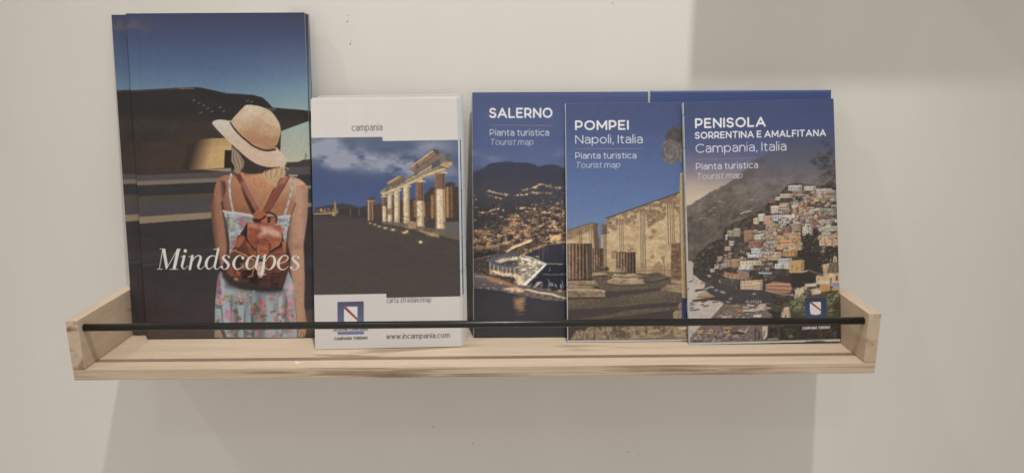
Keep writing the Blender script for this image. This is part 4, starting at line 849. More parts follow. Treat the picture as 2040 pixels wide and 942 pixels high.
# ---- tourist map: hillside town above a beach
def paint_penisola():
    c = Canvas(1350, 190, 1690, 690, 1.5, 5)
    X, Y = c.X, c.Y
    c.fill_ramp([(198, (66, 78, 118)), (250, (70, 82, 124)), (290, (84, 92, 130)), (315, (108, 108, 136)), (340, (140, 128, 136)), (365, (184, 164, 148)), (390, (206, 182, 154)), (420, (212, 190, 160))], Y + np.clip((X - 1360) * -.06, -12, 0))
    c.a *= (1 + .04 * (c.noise(40, 12, 4, 3) - .5))[..., None]
    A = Zf(1360, 340, 7.244); B = Zf(1500, 340, 7.244); C = Zf(1360, 440, 7.244); D = Zf(1500, 440, 7.244); E = Zf(1360, 560, 7.244); G = Zf(1500, 560, 7.247); T = Zf(1370, 220, 6.728); U = Zf(1600, 260, 7.85)
    # headland
    ridge = A((-80, 560), (20, 500), (70, 455), (110, 450), (150, 430), (190, 390), (240, 375), (310, 330), (360, 300), (380, 280), (450, 245), (520, 225), (550, 195), (610, 170), (660, 140), (710, 112), (730, 85), (780, 75)) + T((700, 800), (780, 760), (830, 690), (890, 640), (960, 610), (1010, 600), (1080, 550), (1180, 490), (1260, 430), (1350, 370), (1500, 330), (1700, 300), (2200, 280))
    jr = [(x + c.rng.uniform(-1, 1), y + c.rng.uniform(-1, 1)) for x, y in ridge[:24]] + ridge[24:]
    hill = c.ramp([(270, (74, 82, 110)), (310, (90, 91, 108)), (345, (108, 101, 106)), (380, (118, 107, 102)), (420, (106, 95, 87)), (460, (90, 81, 75)), (520, (74, 67, 63))], Y)
    hx = np.clip((1560 - X) / 160, 0, 1) * np.clip((Y - 285) / 60, 0, 1)
    hill = hill + (np.array([104, 93, 84], np.float32) / 255 - hill) * (hx * .85)[..., None]
    hill = hill * (1 + (.55 * (c.noise(20, 13, 12, 5) - .5) + .35 * (c.noise(4, 3, 13, 3) - .5)) * np.clip((Y - 320) / 60, 0, 1))[..., None]
    c.poly(jr + [(1700, 700), (1340, 700)], lambda sl: hill[sl], .9)
    c.poly(T((560, 940), (700, 860), (800, 760), (900, 640), (1010, 600), (1060, 640), (900, 760), (760, 900)), (84, 80, 82), 4, .5)
    for pts in (((200, 660), (300, 560), (420, 480), (500, 440)), ((330, 430), (450, 330), (480, 260)), ((600, 480), (680, 400), (760, 330), (860, 300)), ((120, 720), (200, 690), (300, 640)), ((560, 560), (700, 420), (760, 360))):
        c.stroke(A(*pts), 2.2, [(118, 106, 98), (76, 68, 66)][c.rng.randint(2)], .45, 1.4, 4)
    for x, y, w in ((575, 418, 50), (445, 492, 36), (395, 540, 40), (437, 598, 44), (265, 603, 30), (320, 640, 40), (255, 650, 40), (527, 405, 20), (985, 385, 60), (990, 512, 30), (120, 725, 30), (1040, 330, 20)):
        c.stroke(A((x - w / 2, y + 4), (x + w / 2, y - 3)), 1.6, (164, 152, 142), .8)
    c.stroke(A((835, 585), (900, 560), (970, 548)), 2.8, (188, 176, 166), .9); c.stroke(A((840, 597), (900, 572)), 1.4, (90, 80, 76), .8)
    for k in range(120):
        x, y = c.rng.uniform(1372, 1470), c.rng.uniform(415, 500)
        c.blob(x, y, c.rng.uniform(2, 7), c.rng.uniform(1.5, 4), [(78, 70, 68), (96, 86, 80), (66, 60, 59)][k % 3], .35, .9, -.6)
    # town slope
    slope = C((600, 60), (720, -10), (800, -30)) + B((60, 560), (200, 470), (230, 380), (380, 300), (500, 180), (620, 160), (900, 200), (1200, 170), (1400, 150)) + [(1700, 700), (1340, 700)] + C((140, 900), (150, 720), (140, 580), (180, 460), (300, 350), (420, 270), (560, 220))
    dk = c.ramp([(0, (48, 43, 41)), (.5, (72, 64, 58)), (1, (106, 95, 84))], c.noise(7, 5, 31, 4) * 1.3 - .1)
    c.poly(slope, lambda sl: dk[sl], 1.5)
    # sunlit crag of trees at the sea
    crag = C((150, 740), (140, 660), (160, 580), (165, 470), (280, 380), (360, 300), (480, 240), (600, 230), (560, 420), (480, 560), (400, 700), (340, 800), (300, 830), (230, 780))
    c.poly(crag, (60, 54, 50), 1.2)
    for k in range(260):
        x, y = c.rng.uniform(1378, 1446), c.rng.uniform(468, 552)
        if (y - 470) < (1446 - x) * .62 - 10: continue
        lit = max(0, 1 - (y - (475 + (1440 - x) * .55)) / 24)
        col = np.array([[52, 48, 45], [74, 68, 60], [92, 84, 72]][k % 3]) + lit * np.array([22, 18, 10])
        c.blob(x, y, c.rng.uniform(1, 3.6), c.rng.uniform(.8, 2.4), col, .7, .6)
    # sea
    wt = c.ramp([(515, (178, 166, 154)), (560, (196, 182, 166)), (640, (190, 178, 166)), (690, (178, 166, 156))], Y)
    wt = wt * (1 + .12 * (c.noise(5, 2.2, 44, 3) - .5))[..., None]
    c.poly(C((-80, 540), (100, 530), (140, 545), (160, 580), (140, 660), (150, 730), (230, 790), (300, 850), (320, 880), (300, 930)) + E((350, 60), (300, 130), (560, 260), (575, 300), (400, 480), (200, 640), (110, 760), (40, 830), (-80, 840)), lambda sl: wt[sl], 1)
    # houses ------------------------------------------------------------
    pal = [(212, 196, 176), (218, 200, 176), (204, 182, 156), (196, 162, 126), (206, 166, 122), (180, 130, 104), (176, 156, 138), (220, 208, 194), (200, 176, 150)]
    def house(x, y, w, h, col=None, rows=2, cols=None, roof=True, dark=(86, 72, 64)):
        col = np.array(col if col is not None else pal[c.rng.randint(len(pal))], float); col = col.mean() + (col - col.mean()) * .95 + c.rng.uniform(-12, 8, 3) * .5
        c.poly([(x, y + h * .1), (x + w * .5, y), (x + w, y + h * .06), (x + w, y + h), (x, y + h)], col, .45)
        c.rect(x + w * .78, y + h * .08, x + w, y + h, np.clip(col * .78, 0, 255), .75)
        if roof: c.stroke([(x, y + .6), (x + w, y + .3)], 1.1, np.clip(col * 1.1 + 6, 0, 255), .9)
        cols = cols or max(1, int(w / 4.2))
        if w > 12:
            for r in range(int(w / 4)):
                bx, by = x + c.rng.uniform(0, w), y + c.rng.uniform(0, h); c.rect(bx, by, bx + c.rng.uniform(1, 5), by + c.rng.uniform(.8, 2.6), np.clip(col * c.rng.uniform(.7, 1.12), 0, 255), .6, .6)
        for r in range(rows):
            for k in range(cols):
                wx = x + w * (k + .5) / cols; wy = y + h * (.32 + .62 * r / max(1, rows))
                c.rect(wx - .75, wy, wx + .75, wy + min(2.6, h * .26), dark, .8)
        c.stroke([(x, y + h + .4), (x + w, y + h + .4)], 1.1, (56, 48, 44), .6)
    for k in range(150):
        t = c.rng.rand()
        y = 372 + t * 130; lo = 1590 - t * 128 + (20 if t < .1 else 0); x = lo + c.rng.rand() ** .85 * (1666 - lo)
        if 1592 < x < 1640 and y > 455: continue
        if x > 1630 and 400 < y < 412: continue
        house(x, y, c.rng.uniform(5, 15), c.rng.uniform(4.5, 9.5), rows=1 + (k % 2))
    for k in range(90):
        t = c.rng.rand(); y = 395 + t * 115; lo = 1584 - t * 130; x = lo + c.rng.rand() * (1668 - lo)
        c.blob(x, y, c.rng.uniform(2, 5), c.rng.uniform(1.2, 3), [(56, 52, 48), (74, 68, 58)][k % 2], .8, .6)
    def hb(f, x0, y0, x1, y1, col, rows=2, cols=None): 
        (ax, ay), (bx, by) = f((x0, y0), (x1, y1)); house(ax, ay, bx - ax, by - ay, col, rows, cols)
    c.poly(B((520, 350), (700, 360), (720, 430), (520, 420)), (66, 60, 58), 2); c.poly(B((860, 420), (1210, 430), (1210, 510), (940, 520), (880, 460)), (72, 66, 62), 2); c.poly(B((720, 240), (830, 240), (830, 340), (720, 350)), (84, 78, 72), 2)
    for a in ((500, 190, 700, 270, (192, 188, 186), 2, 6), (730, 205, 900, 270, (196, 182, 162), 1, 3), (950, 245, 1130, 320, (186, 180, 174), 1, 5), (1060, 270, 1200, 390, (170, 158, 148), 2, 5), (560, 270, 740, 340, (150, 118, 102), 1, 4), (380, 310, 560, 370, (192, 170, 146), 1, 5),
              (215, 375, 320, 440, (136, 104, 92), 1, 3), (318, 355, 385, 405, (204, 190, 172), 1, 2), (705, 355, 850, 440, (176, 150, 118), 2, 3), (860, 350, 1070, 430, (196, 158, 126), 1, 6), (250, 480, 380, 590, (214, 198, 174), 2, 4), (375, 440, 520, 600, (176, 140, 122), 4, 5), (545, 425, 690, 500, (204, 188, 170), 1, 4), (555, 490, 625, 575, (192, 172, 152), 2, 2), (640, 475, 770, 545, (184, 124, 92), 1, 4), (660, 540, 830, 630, (206, 172, 134), 2, 4), (770, 545, 890, 600, (200, 180, 160), 1, 3),
              (150, 620, 270, 740, (206, 156, 118), 2, 3), (70, 590, 170, 700, (208, 194, 176), 2, 2), (0, 650, 80, 740, (206, 178, 140), 1, 2), (270, 610, 380, 700, (184, 184, 186), 1, 3), (370, 612, 660, 730, (216, 208, 198), 2, 7), (680, 640, 880, 740, (164, 140, 122), 2, 5), (885, 640, 950, 790, (194, 146, 106), 3, 1), (940, 525, 1220, 625, (160, 146, 134), 1, 8), (950, 640, 1140, 690, (132, 98, 90), 1, 4), (1000, 690, 1130, 750, (180, 172, 168), 1, 3)):
        hb(B, *a)
    for k in range(3): c.stroke(B((380, 480 + k * 42), (515, 478 + k * 42)), 1.5, (224, 214, 202), .9)
    c.poly(D((680, 60), (720, 60), (730, 230), (690, 220)), (58, 52, 48), 2); c.poly(D((860, 60), (1000, 110), (940, 200), (960, 340), (1260, 350), (1260, 600), (1020, 620), (1000, 780), (920, 780), (900, 940), (560, 940), (520, 720), (740, 720), (740, 540), (640, 500), (640, 400), (710, 380), (720, 200), (860, 180)), (58, 51, 47), 2)
    for k in range(110):
        x, y = c.rng.uniform(640, 1240), c.rng.uniform(200, 900); (bx, by), = D((x, y))
        if x > 990 and y > 560: continue
        if x < 740 and y < 730: continue
        if x > 930 and y < 350: continue
        c.blob(bx, by, c.rng.uniform(1.2, 4), c.rng.uniform(.8, 2.4), [(70, 63, 56), (48, 43, 41), (84, 76, 66)][k % 3], .45, .8)
    for a in ((180, 20, 370, 120, (198, 154, 116), 2, 4), (370, -20, 480, 50, (178, 182, 190), 1, 3), (360, 60, 560, 150, (140, 108, 94), 1, 5), (560, 0, 690, 120, (176, 150, 126), 2, 4), (710, 30, 860, 190, (212, 196, 178), 3, 4), (950, 60, 1240, 130, (198, 184, 166), 1, 8), (860, -20, 940, 80, (164, 112, 96), 1, 2),
              (10, 170, 130, 270, (206, 196, 182), 2, 3), (140, 150, 320, 240, (178, 150, 128), 1, 4), (320, 175, 430, 230, (198, 154, 104), 1, 3), (440, 150, 670, 200, (206, 164, 116), 1, 6), (370, 200, 690, 290, (204, 158, 104), 1, 6), (185, 260, 300, 400, (208, 206, 204), 3, 3), (310, 290, 700, 390, (210, 168, 106), 1, 7), (430, 395, 640, 490, (198, 144, 88), 2, 4), (440, 365, 600, 405, (206, 190, 170), 1, 5), (640, 300, 710, 400, (196, 170, 138), 2, 2),
              (0, 270, 110, 350, (150, 112, 92), 1, 3), (0, 360, 180, 440, (204, 200, 198), 1, 4), (0, 440, 130, 500, (200, 202, 210), 1, 3), (145, 420, 400, 500, (206, 178, 142), 1, 6), (190, 480, 400, 540, (196, 170, 130), 1, 6), (360, 515, 560, 600, (184, 184, 186), 1, 5), (315, 595, 430, 665, (204, 198, 192), 1, 2), (440, 600, 550, 670, (206, 190, 170), 1, 2), (530, 545, 745, 730, (206, 156, 100), 3, 3), (0, 550, 110, 610, (214, 200, 180), 1, 3), (120, 510, 150, 545, (206, 200, 194), 1, 1),
              (960, 180, 1180, 345, (208, 172, 136), 2, 4), (990, 140, 1150, 190, (196, 188, 180), 1, 4), (1180, 180, 1260, 340, (198, 164, 128), 2, 2), (940, 200, 990, 250, (190, 166, 140), 1, 1)):
        hb(D, *a)
    c.stroke(D((310, 292), (660, 286)), 2.2, (140, 84, 66), .8); c.stroke(D((690, 720), (795, 700)), 2.2, (214, 196, 170), .95); c.stroke(D((800, 690), (940, 740), (1020, 770)), 1.5, (150, 138, 124), .9, .5, 4)
    c.poly(D((720, 200), (800, 150), (860, 190), (870, 220)), (58, 52, 48), 2)
    for k in range(330):
        t = c.rng.rand() ** .9; y = 378 + t * 158; lo = 1588 - t * 150 + max(0, t - .8) * 160; x = lo + c.rng.rand() ** 1.25 * (1672 - lo)
        if 1585 < x + 6 and y > 448 and x < 1634: continue
        if x > 1540 and y > 496: continue
        w = c.rng.uniform(2.5, 8); h = c.rng.uniform(2.5, 6); q = np.clip(np.array(pal[c.rng.randint(9)]) * c.rng.uniform(.62, 1.02), 0, 255)
        if c.rng.rand() < .38: c.blob(x, y, w * .5, h * .35, [(58, 52, 48), (76, 70, 58), (66, 58, 54)][k % 3], .8, .5)
        else: house(x, y, w, h, q, 1)
    for k in range(170):
        x, y = c.rng.uniform(1425, 1535), c.rng.uniform(448, 545)
        if y < 452 + (1500 - x) * .75 or y > 548: continue
        w = c.rng.uniform(2.5, 9); h = c.rng.uniform(2.5, 6.5); q = np.clip(np.array(pal[c.rng.randint(9)]) * c.rng.uniform(.6, .98), 0, 255)
        if c.rng.rand() < .3: c.blob(x, y, w * .5, h * .35, (60, 54, 49), .8, .5)
        else: house(x, y, w, h, q, 1)
    # church with tiled dome
    c.poly(D((1015, 610), (1110, 600), (1110, 760), (1030, 780)), (206, 172, 128), .6); c.stroke(D((1000, 635), (1110, 605)), 1.6, (222, 196, 158), .9)
    c.poly(spline(D((1095, 745), (1098, 680), (1120, 620), (1165, 585), (1210, 580), (1265, 600), (1320, 660), (1330, 745)), 4, True), (110, 98, 80), .7)
    for k in range(5): c.stroke(D((1130 + k * 32, 735), (1150 + k * 26, 640), (1185 + k * 10, 590)), 1.0, [(134, 120, 98), (88, 78, 68)][k % 2], .8, .5, 3)
    c.poly(D((1168, 580), (1168, 515), (1190, 480), (1222, 515), (1225, 580)), (212, 178, 132), .6); c.stroke(D((1190, 450), (1190, 490)), 1.4, (120, 100, 84), .9); c.rect(*D((1185, 525))[0], *D((1203, 570))[0], (110, 88, 70), .8)
    c.stroke(D((1130, 530), (1132, 600)), 2.0, (196, 172, 142), .9)
    c.poly(D((920, 790), (945, 765), (1020, 790), (1050, 740), (1330, 745), (1330, 880), (1060, 900), (920, 900)), (212, 176, 128), .7)
    c.poly(D((1100, 745), (1330, 745), (1330, 780), (1100, 790)), (222, 192, 150), .8); c.rect(*D((1205, 775))[0], *D((1242, 850))[0], (92, 74, 62), .9); c.rect(*D((1130, 815))[0], *D((1148, 900))[0], (80, 62, 52), .9)
    c.poly(G((1140, 20), (1320, 20), (1320, 75), (1200, 80), (1130, 50)), (136, 140, 168), .8); c.stroke(G((1135, 50), (1200, 82), (1320, 78)), 1.3, (214, 210, 212), .9)
    c.poly(G((970, 10), (1135, 20), (1130, 130), (990, 150)), (196, 142, 86), .8); c.poly(G((970, -20), (1110, -10), (1115, 35), (970, 25)), (206, 198, 188), .7)
    for q, col in ((G((760, 20), (930, 10), (930, 60), (760, 70)), (206, 190, 164)), (G((610, 100), (690, 80), (740, 60), (750, 150), (620, 200)), (204, 186, 160)), (G((720, 60), (800, 55), (780, 110), (730, 110)), (190, 160, 128)), (G((850, 100), (1000, 80), (1000, 170), (860, 190)), (196, 166, 130)), (G((890, 110), (990, 105), (985, 165), (900, 170)), (214, 196, 176)), (G((1150, 85), (1290, 90), (1290, 130), (1150, 125)), (190, 146, 94)), (G((610, 180), (700, 160), (760, 200), (600, 260)), (206, 184, 146))):
        c.poly(q, col, .8)
    for k in range(26):
        (bx, by), = G((c.rng.uniform(610, 980), c.rng.uniform(70, 190))); c.rect(bx, by, bx + c.rng.uniform(1, 3), by + c.rng.uniform(1, 3), [(104, 88, 74), (222, 208, 186), (150, 118, 92)][k % 3], .8)
    # lower terraces
    c.poly(C((560, 640), (800, 660), (1160, 700)) + D((170, 830), (560, 760), (560, 900)) + G((580, 60), (560, 160), (0, 130)) + E((560, 200), (420, 120)) + C((480, 740)), (66, 58, 54), 1.5)
    c.poly(D((70, 705), (270, 715), (270, 745), (90, 735)), (150, 176, 190), .8); c.poly(C((770, 670), (960, 690), (950, 740), (780, 720)), (118, 132, 140), 1)
    c.poly(C((590, 690), (700, 720), (960, 730), (960, 780), (760, 800), (590, 760)), (172, 118, 88), .9); c.stroke(C((585, 745), (680, 785), (830, 800), (960, 800)), 1.8, (206, 190, 166), .9, .6, 4)
    for k in range(12): c.stroke(C((600 + k * 28, 765 + k * 2.5), (600 + k * 28, 795 + k * 2.5)), 1.1, [(70, 58, 52), (196, 178, 152)][k % 2], .8)
    c.poly(C((510, 790), (560, 780), (820, 820), (780, 930), (560, 890)), (84, 78, 72), 1); c.stroke(C((520, 820), (560, 890), (640, 930)) + E((680, 70), (780, 70)), 2.2, (170, 168, 164), .9, .6, 4)
    for a in ((800, 545, 1120, 610, (212, 196, 172), 1, 7), (800, 610, 1010, 670, (214, 208, 200), 1, 3), (690, 515, 820, 630, (186, 148, 104), 2, 4), (590, 520, 700, 630, (170, 144, 116), 2, 3), (545, 580, 640, 640, (172, 166, 160), 1, 3), (830, 825, 1150, 940, (206, 176, 136), 2, 7), (935, 450, 1130, 500, (206, 206, 210), 1, 4), (985, 360, 1140, 440, (202, 200, 198), 1, 4), (880, 100, 1020, 240, (176, 126, 92), 2, 4), (960, 255, 1130, 350, (158, 106, 84), 1, 4), (1030, 165, 1150, 240, (208, 198, 182), 1, 3), (640, 100, 730, 190, (164, 148, 132), 2, 2), (730, 70, 830, 190, (176, 154, 132), 2, 3), (615, 160, 640, 235, (206, 200, 192), 1, 1), (455, 590, 520, 650, (196, 184, 170), 1, 2), (390, 650, 460, 700, (194, 184, 172), 1, 2), (500, 470, 570, 540, (178, 158, 136), 1, 2), (600, 330, 690, 390, (184, 166, 144), 1, 3), (665, 250, 740, 320, (190, 174, 156), 1, 2), (350, 740, 400, 770, (190, 182, 172), 1, 1)):
        hb(C, *a)
    c.poly(C((760, 270), (950, 265), (950, 400), (760, 420)), (78, 68, 62), 2, .85)
    hb(E, 830, 10, 1150, 90, (206, 178, 140), 1, 8); c.stroke(E((835, 95), (1000, 130)), 1, (180, 160, 132), .7)
    for k in range(7): c.stroke(E((850 + k * 25, 80), (850 + k * 25, 130)), 1.2, (168, 150, 124), .8)
    hb(G, 0, -10, 130, 100, (208, 182, 144), 2, 4); 
    c.poly(G((185, 20), (300, -20), (545, 10), (570, 90), (540, 150), (420, 155), (185, 110)), (178, 124, 100), .8); c.stroke(G((190, 25), (540, 20)), 1.6, (206, 166, 136), .9); c.stroke(G((190, 62), (560, 84)), 1.2, (206, 168, 140), .8)
    for k in range(11):
        c.rect(*G((200 + k * 32, 32 + k * 1.5))[0], *G((214 + k * 32, 54 + k * 1.5))[0], (110, 76, 64), .8); c.rect(*G((200 + k * 31, 78 + k * 2.5))[0], *G((214 + k * 31, 104 + k * 2.5))[0], (104, 72, 60), .8)
    c.stroke(G((180, 110), (420, 170), (520, 180)), 2.2, (176, 158, 136), .9, .8); c.blob(*G((570, 180))[0], 4, 1.8, (196, 180, 160), .9, .6)
    # harbour and beach
    c.poly(E((330, 60), (540, -10), (830, 90), (1159, 110)) + G((270, 150), (270, 280), (0, 290)) + E((1050, 330), (800, 310), (570, 290), (470, 190), (360, 110)), (74, 68, 68), 1.5)
    bch = c.ramp([(0, (96, 84, 78)), (.5, (118, 100, 92)), (1, (138, 118, 108))], c.noise(6, 3, 55, 3))
    c.poly(E((575, 290), (800, 310), (1159, 320)) + G((60, 330), (210, 390), (280, 530), (220, 640), (150, 860), (0, 870)) + E((1159, 860), (110, 860), (100, 770), (210, 640), (400, 490)), lambda sl: bch[sl], 1)
    c.stroke(E((570, 292), (400, 480), (200, 640), (105, 760)), 4.5, (206, 196, 184), .85, 1.5); c.stroke(E((60, 790), (150, 680), (230, 600)), 3, (176, 172, 168), .7, 1.5)
    c.poly(E((170, 80), (330, 60), (345, 85), (175, 112)), (70, 62, 58), .7); c.stroke(E((330, 70), (400, 45), (440, 55)), 3.2, (164, 166, 172), .9, .6, 4); c.stroke(E((160, 76), (330, 66)), 1.4, (196, 178, 152), .8)
    c.poly(E((200, 190), (240, 140), (330, 95), (390, 150), (460, 185), (440, 205), (220, 200)), (176, 150, 116), 1); c.stroke(E((200, 192), (440, 200)), 1.8, (96, 78, 64), .9)
    for k in range(16): c.stroke(E((225 + k * 14, 165 + (k % 3) * 8), (225 + k * 14, 190)), 1.2, [(116, 84, 66), (206, 184, 150), (150, 96, 72)][k % 3], .8)
    c.poly(E((120, 230), (250, 215), (560, 190), (700, 230), (540, 250), (420, 240), (160, 260)), (74, 64, 60), 1)
    for x, y, w in ((130, 300, 60), (300, 255, 60), (330, 320, 70), (470, 265, 80), (110, 345, 60), (165, 375, 130), (280, 298, 30), (105, -40, 50), (125, 270, 40)): c.stroke(E((x - w / 2, y + 6), (x + w / 2, y - 4)), 2.4, (84, 70, 62), .95); 
    for k in range(50):
        x, y = c.rng.uniform(130, 500), c.rng.uniform(300, 530)
        if x + y * .9 > 820: continue
        c.stroke(E((x, y), (x + 2, y + 10)), .8, (120, 106, 98), .7)
    c.stroke(E((260, -10), (310, -20)), 3.4, (206, 128, 96), .9, .8)
    for x, y in ((480, 95), (590, 130), (560, 118), (690, 218), (650, 268), (1030, 155), (930, 265)): c.blob(*E((x, y))[0], 3.6, 1.7, (176, 172, 172), .85, .6)
    for k in range(9): c.stroke(E((985 + k * 18, 255), (990 + k * 18, 285)), 1.6, [(196, 204, 210), (120, 128, 138)][k % 2], .9)
    for k in range(70):
        (bx, by), = E((c.rng.uniform(520, 1159), c.rng.uniform(130, 300))); c.stroke([(bx, by), (bx + c.rng.uniform(.5, 2.5), by + c.rng.uniform(-.4, 1.6))], 1.0, [(104, 98, 98), (56, 52, 54), (130, 118, 112)][k % 3], .6)
    bc = [(206, 192, 176), (190, 176, 164), (214, 204, 192), (150, 92, 76), (206, 150, 92), (120, 124, 136), (76, 68, 66), (96, 84, 78), (176, 150, 132)]
    for k in range(230):
        x, y = c.rng.uniform(450, 1500), c.rng.uniform(300, 525); (bx, by), = E((x, y))
        if x < 1000 - y * 1.1 or x > 1450 - (530 - y) * .2: continue
        w = c.rng.uniform(.8, 3.6) * (1.6 if c.rng.rand() < .15 else 1)
        c.blob(bx, by, w, c.rng.uniform(.6, 1.3), bc[c.rng.randint(9)], .85, .5)
        c.stroke([(bx - w * .6, by + 1.4), (bx + w * .8, by + 1.5)], .9, (64, 56, 52), .6)
    c.blob(*E((760, 332))[0], 6, 1.8, (128, 150, 104), .9, .5); c.blob(*E((830, 400))[0], 6, 2.4, (196, 116, 88), .9, .5); c.blob(*E((800, 360))[0], 5, 2, (150, 90, 74), .8, .6); c.poly(E((1025, 465), (1140, 462), (1140, 495), (1030, 492)), (212, 200, 184), .6); c.blob(*E((605, 490))[0], 6, 2.4, (186, 176, 174), .9, .5)
    for q in (E((870, 385), (1050, 380), (1060, 415), (880, 410)), E((930, 315), (1040, 320), (1030, 340), (930, 335)), E((860, 345), (960, 345), (950, 365), (870, 362)), E((1070, 370), (1170, 350), (1170, 395), (1080, 400))): c.poly(q, (206, 194, 180), .7, .95); c.stroke([(q[3][0], q[3][1] + 1), (q[2][0], q[2][1] + 1)], 1.4, (70, 60, 56), .8)
    for k in range(260):
        x, y = c.rng.uniform(110, 1100), 650 + 210 * c.rng.rand() ** .75; (bx, by), = E((x, y))
        if y < 700 and x < 220: continue
        if x > 820 and c.rng.rand() < .65: continue
        r = c.rng.uniform(.9, 2.3); c.blob(bx, by, r * 1.2, r * .8, [(150, 146, 150), (196, 186, 176), (84, 74, 72), (112, 92, 84), (126, 124, 136), (168, 140, 116), (64, 56, 54)][k % 7], .8, .5)
    for x, y, w in ((235, 690, 90), (385, 722, 80), (240, 715, 50), (640, 650, 90), (630, 715, 60), (400, 685, 50)): c.stroke(E((x - w / 2, y), (x + w / 2, y)), 3.2, [(206, 150, 84), (206, 150, 92), (200, 140, 80), (206, 196, 180), (186, 176, 160), (186, 164, 140)][(x * 7 + y) % 6] if x != 385 else (206, 148, 92), .95); c.stroke(E((x - w / 2, y + 18), (x + w / 2, y + 18)), 1.4, (70, 58, 52), .7)
    c.blob(*E((548, 750))[0], 2.8, 3.2, (116, 124, 156), .95, .4)
    c.poly(E((700, 720), (880, 700), (880, 745), (700, 745)), (62, 54, 50), 1.2); c.stroke(E((800, 690), (905, 715), (955, 640)), 2, (206, 192, 176), .9)
    for x in (1055, 1105): c.stroke(E((x, 710), (x, 820)), 3, (62, 54, 54), .9, .8)
    c.poly(G((140, 640), (225, 640), (215, 760), (190, 820), (160, 840), (150, 760)), (206, 190, 168), 1.2); c.stroke(G((180, 680), (165, 780)), 2, (90, 76, 66), .8)
    # villa and trees at lower right
    c.poly(G((405, 470), (440, 370), (520, 355), (560, 470), (560, 540), (440, 540)), (196, 172, 140), 1.5); c.poly(G((420, 380), (530, 350), (540, 385), (430, 410)), (206, 188, 160), .8); c.rect(*G((470, 470))[0], *G((490, 520))[0], (90, 74, 62), .8)
    c.poly(G((100, 300), (190, 300), (190, 370), (60, 410), (40, 380)), (206, 184, 156), 1, .9); c.stroke(G((200, 370), (320, 380), (360, 390)), 3, (196, 176, 148), .9)
    c.poly(G((20, 440), (200, 400), (280, 530), (120, 540)), (126, 106, 96), 1.5, .9); c.poly(G((5, 465), (130, 462), (120, 500), (10, 495)), (214, 202, 186), .7)
    def trees(poly, num, cols, r0, r1, seed):
        rg = np.random.RandomState(seed); P = np.array(poly); n = 0
        while n < num:
            x, y = rg.uniform(P[:, 0].min(), P[:, 0].max()), rg.uniform(P[:, 1].min(), P[:, 1].max())
            ins = False
            for i in range(len(P)):
                (ax, ay), (bx, by) = P[i - 1], P[i]
                if (ay > y) != (by > y) and x < (bx - ax) * (y - ay) / (by - ay) + ax: ins = not ins
            if not ins: n += .2; continue
            n += 1; a = rg.uniform(-1.2, .4); L = rg.uniform(r0, r1)
            c.stroke([(x, y), (x + L * math.cos(a), y + L * math.sin(a))], L * rg.uniform(.3, .7), cols[rg.randint(len(cols))], rg.uniform(.4, .85), .8)
    c.poly(G((270, 270), (320, 220), (420, 220), (450, 280), (440, 420), (260, 400)), (70, 66, 54), 3); trees(G((270, 270), (320, 210), (420, 220), (450, 280), (440, 420), (260, 420)), 90, [(92, 86, 66), (60, 56, 48), (112, 104, 80), (48, 44, 40)], 2, 5, 3)
    c.poly(G((260, 410), (420, 420), (400, 540), (300, 540)), (56, 52, 46), 2.5)
    c.poly(G((530, 310), (620, 230), (720, 200), (1000, 190), (1290, 140), (1330, 540), (560, 540)), (84, 84, 58), 3)
    trees(G((520, 310), (600, 240), (720, 200), (760, 210), (760, 500), (600, 480)), 190, [(128, 128, 84), (158, 150, 104), (84, 82, 58), (106, 104, 70), (58, 55, 45), (172, 164, 120)], 2, 6, 4)
    trees(G((1080, 190), (1290, 150), (1330, 540), (1080, 520)), 190, [(128, 130, 84), (156, 152, 106), (92, 92, 62), (64, 62, 48), (170, 164, 118)], 2, 6, 5)
    c.poly(G((1180, 300), (1330, 260), (1330, 540), (1200, 540)), (62, 58, 48), 5, .7); c.poly(G((560, 420), (760, 400), (760, 540), (560, 540)), (66, 64, 48), 4, .65)
    c.poly(G((225, 640), (1330, 620), (1330, 850), (220, 850)), (58, 52, 46), 2)
    trees(G((225, 640), (640, 640), (620, 840), (220, 850)), 190, [(74, 70, 54), (92, 86, 66), (54, 50, 44), (44, 40, 38)], 2, 6, 6); trees(G((640, 640), (1330, 640), (1330, 840), (640, 840)), 150, [(66, 58, 50), (52, 46, 42), (76, 68, 56)], 2, 6, 7); trees(G((960, 720), (1200, 680), (1220, 830), (960, 840)), 60, [(86, 78, 66), (98, 90, 72)], 2, 5, 8)
    c.stroke(G((225, 830), (370, 825)), 3, (176, 156, 130), .9); c.stroke(G((370, 640), (390, 800)), 1.4, (120, 108, 90), .8); c.blob(*G((560, 790))[0], 4, 3, (140, 130, 106), .8, .7)
    # branch reaching in at the right
    def leaves(f, q, num, r, col, seed):
        rg = np.random.RandomState(seed)
        for k in range(num):
            (x, y), = f(q[rg.randint(len(q))]); c.blob(x + rg.normal(0, r), y + rg.normal(0, r), rg.uniform(.8, 3), rg.uniform(.7, 2), col[rg.randint(len(col))], rg.uniform(.4, .8), .6)
    leaves(U, [(220, 180), (270, 170), (290, 195), (340, 220), (370, 235), (380, 210)], 46, 2.6, [(62, 68, 96), (68, 72, 98)], 1)
    leaves(U, [(150, 470), (180, 490), (230, 380), (250, 430), (240, 520), (300, 430), (330, 500), (350, 560), (400, 370), (420, 330), (300, 560), (390, 600), (440, 560), (480, 500), (330, 400), (260, 570), (370, 460)], 250, 3.2, [(70, 68, 76), (58, 55, 60), (78, 76, 82), (64, 60, 62)], 2)
    leaves(U, [(440, 640), (480, 700), (470, 760), (420, 690), (350, 680), (310, 740), (500, 600), (400, 790), (450, 800), (490, 780)], 170, 3.4, [(66, 60, 56), (56, 51, 48), (84, 76, 68), (120, 106, 92)], 3)
    inT = lambda x, y: y > 378 + (1590 - x) * (.86 if x < 1590 else 0) and y < 556 and not (x > 1540 and y > 500 and x < 1630)
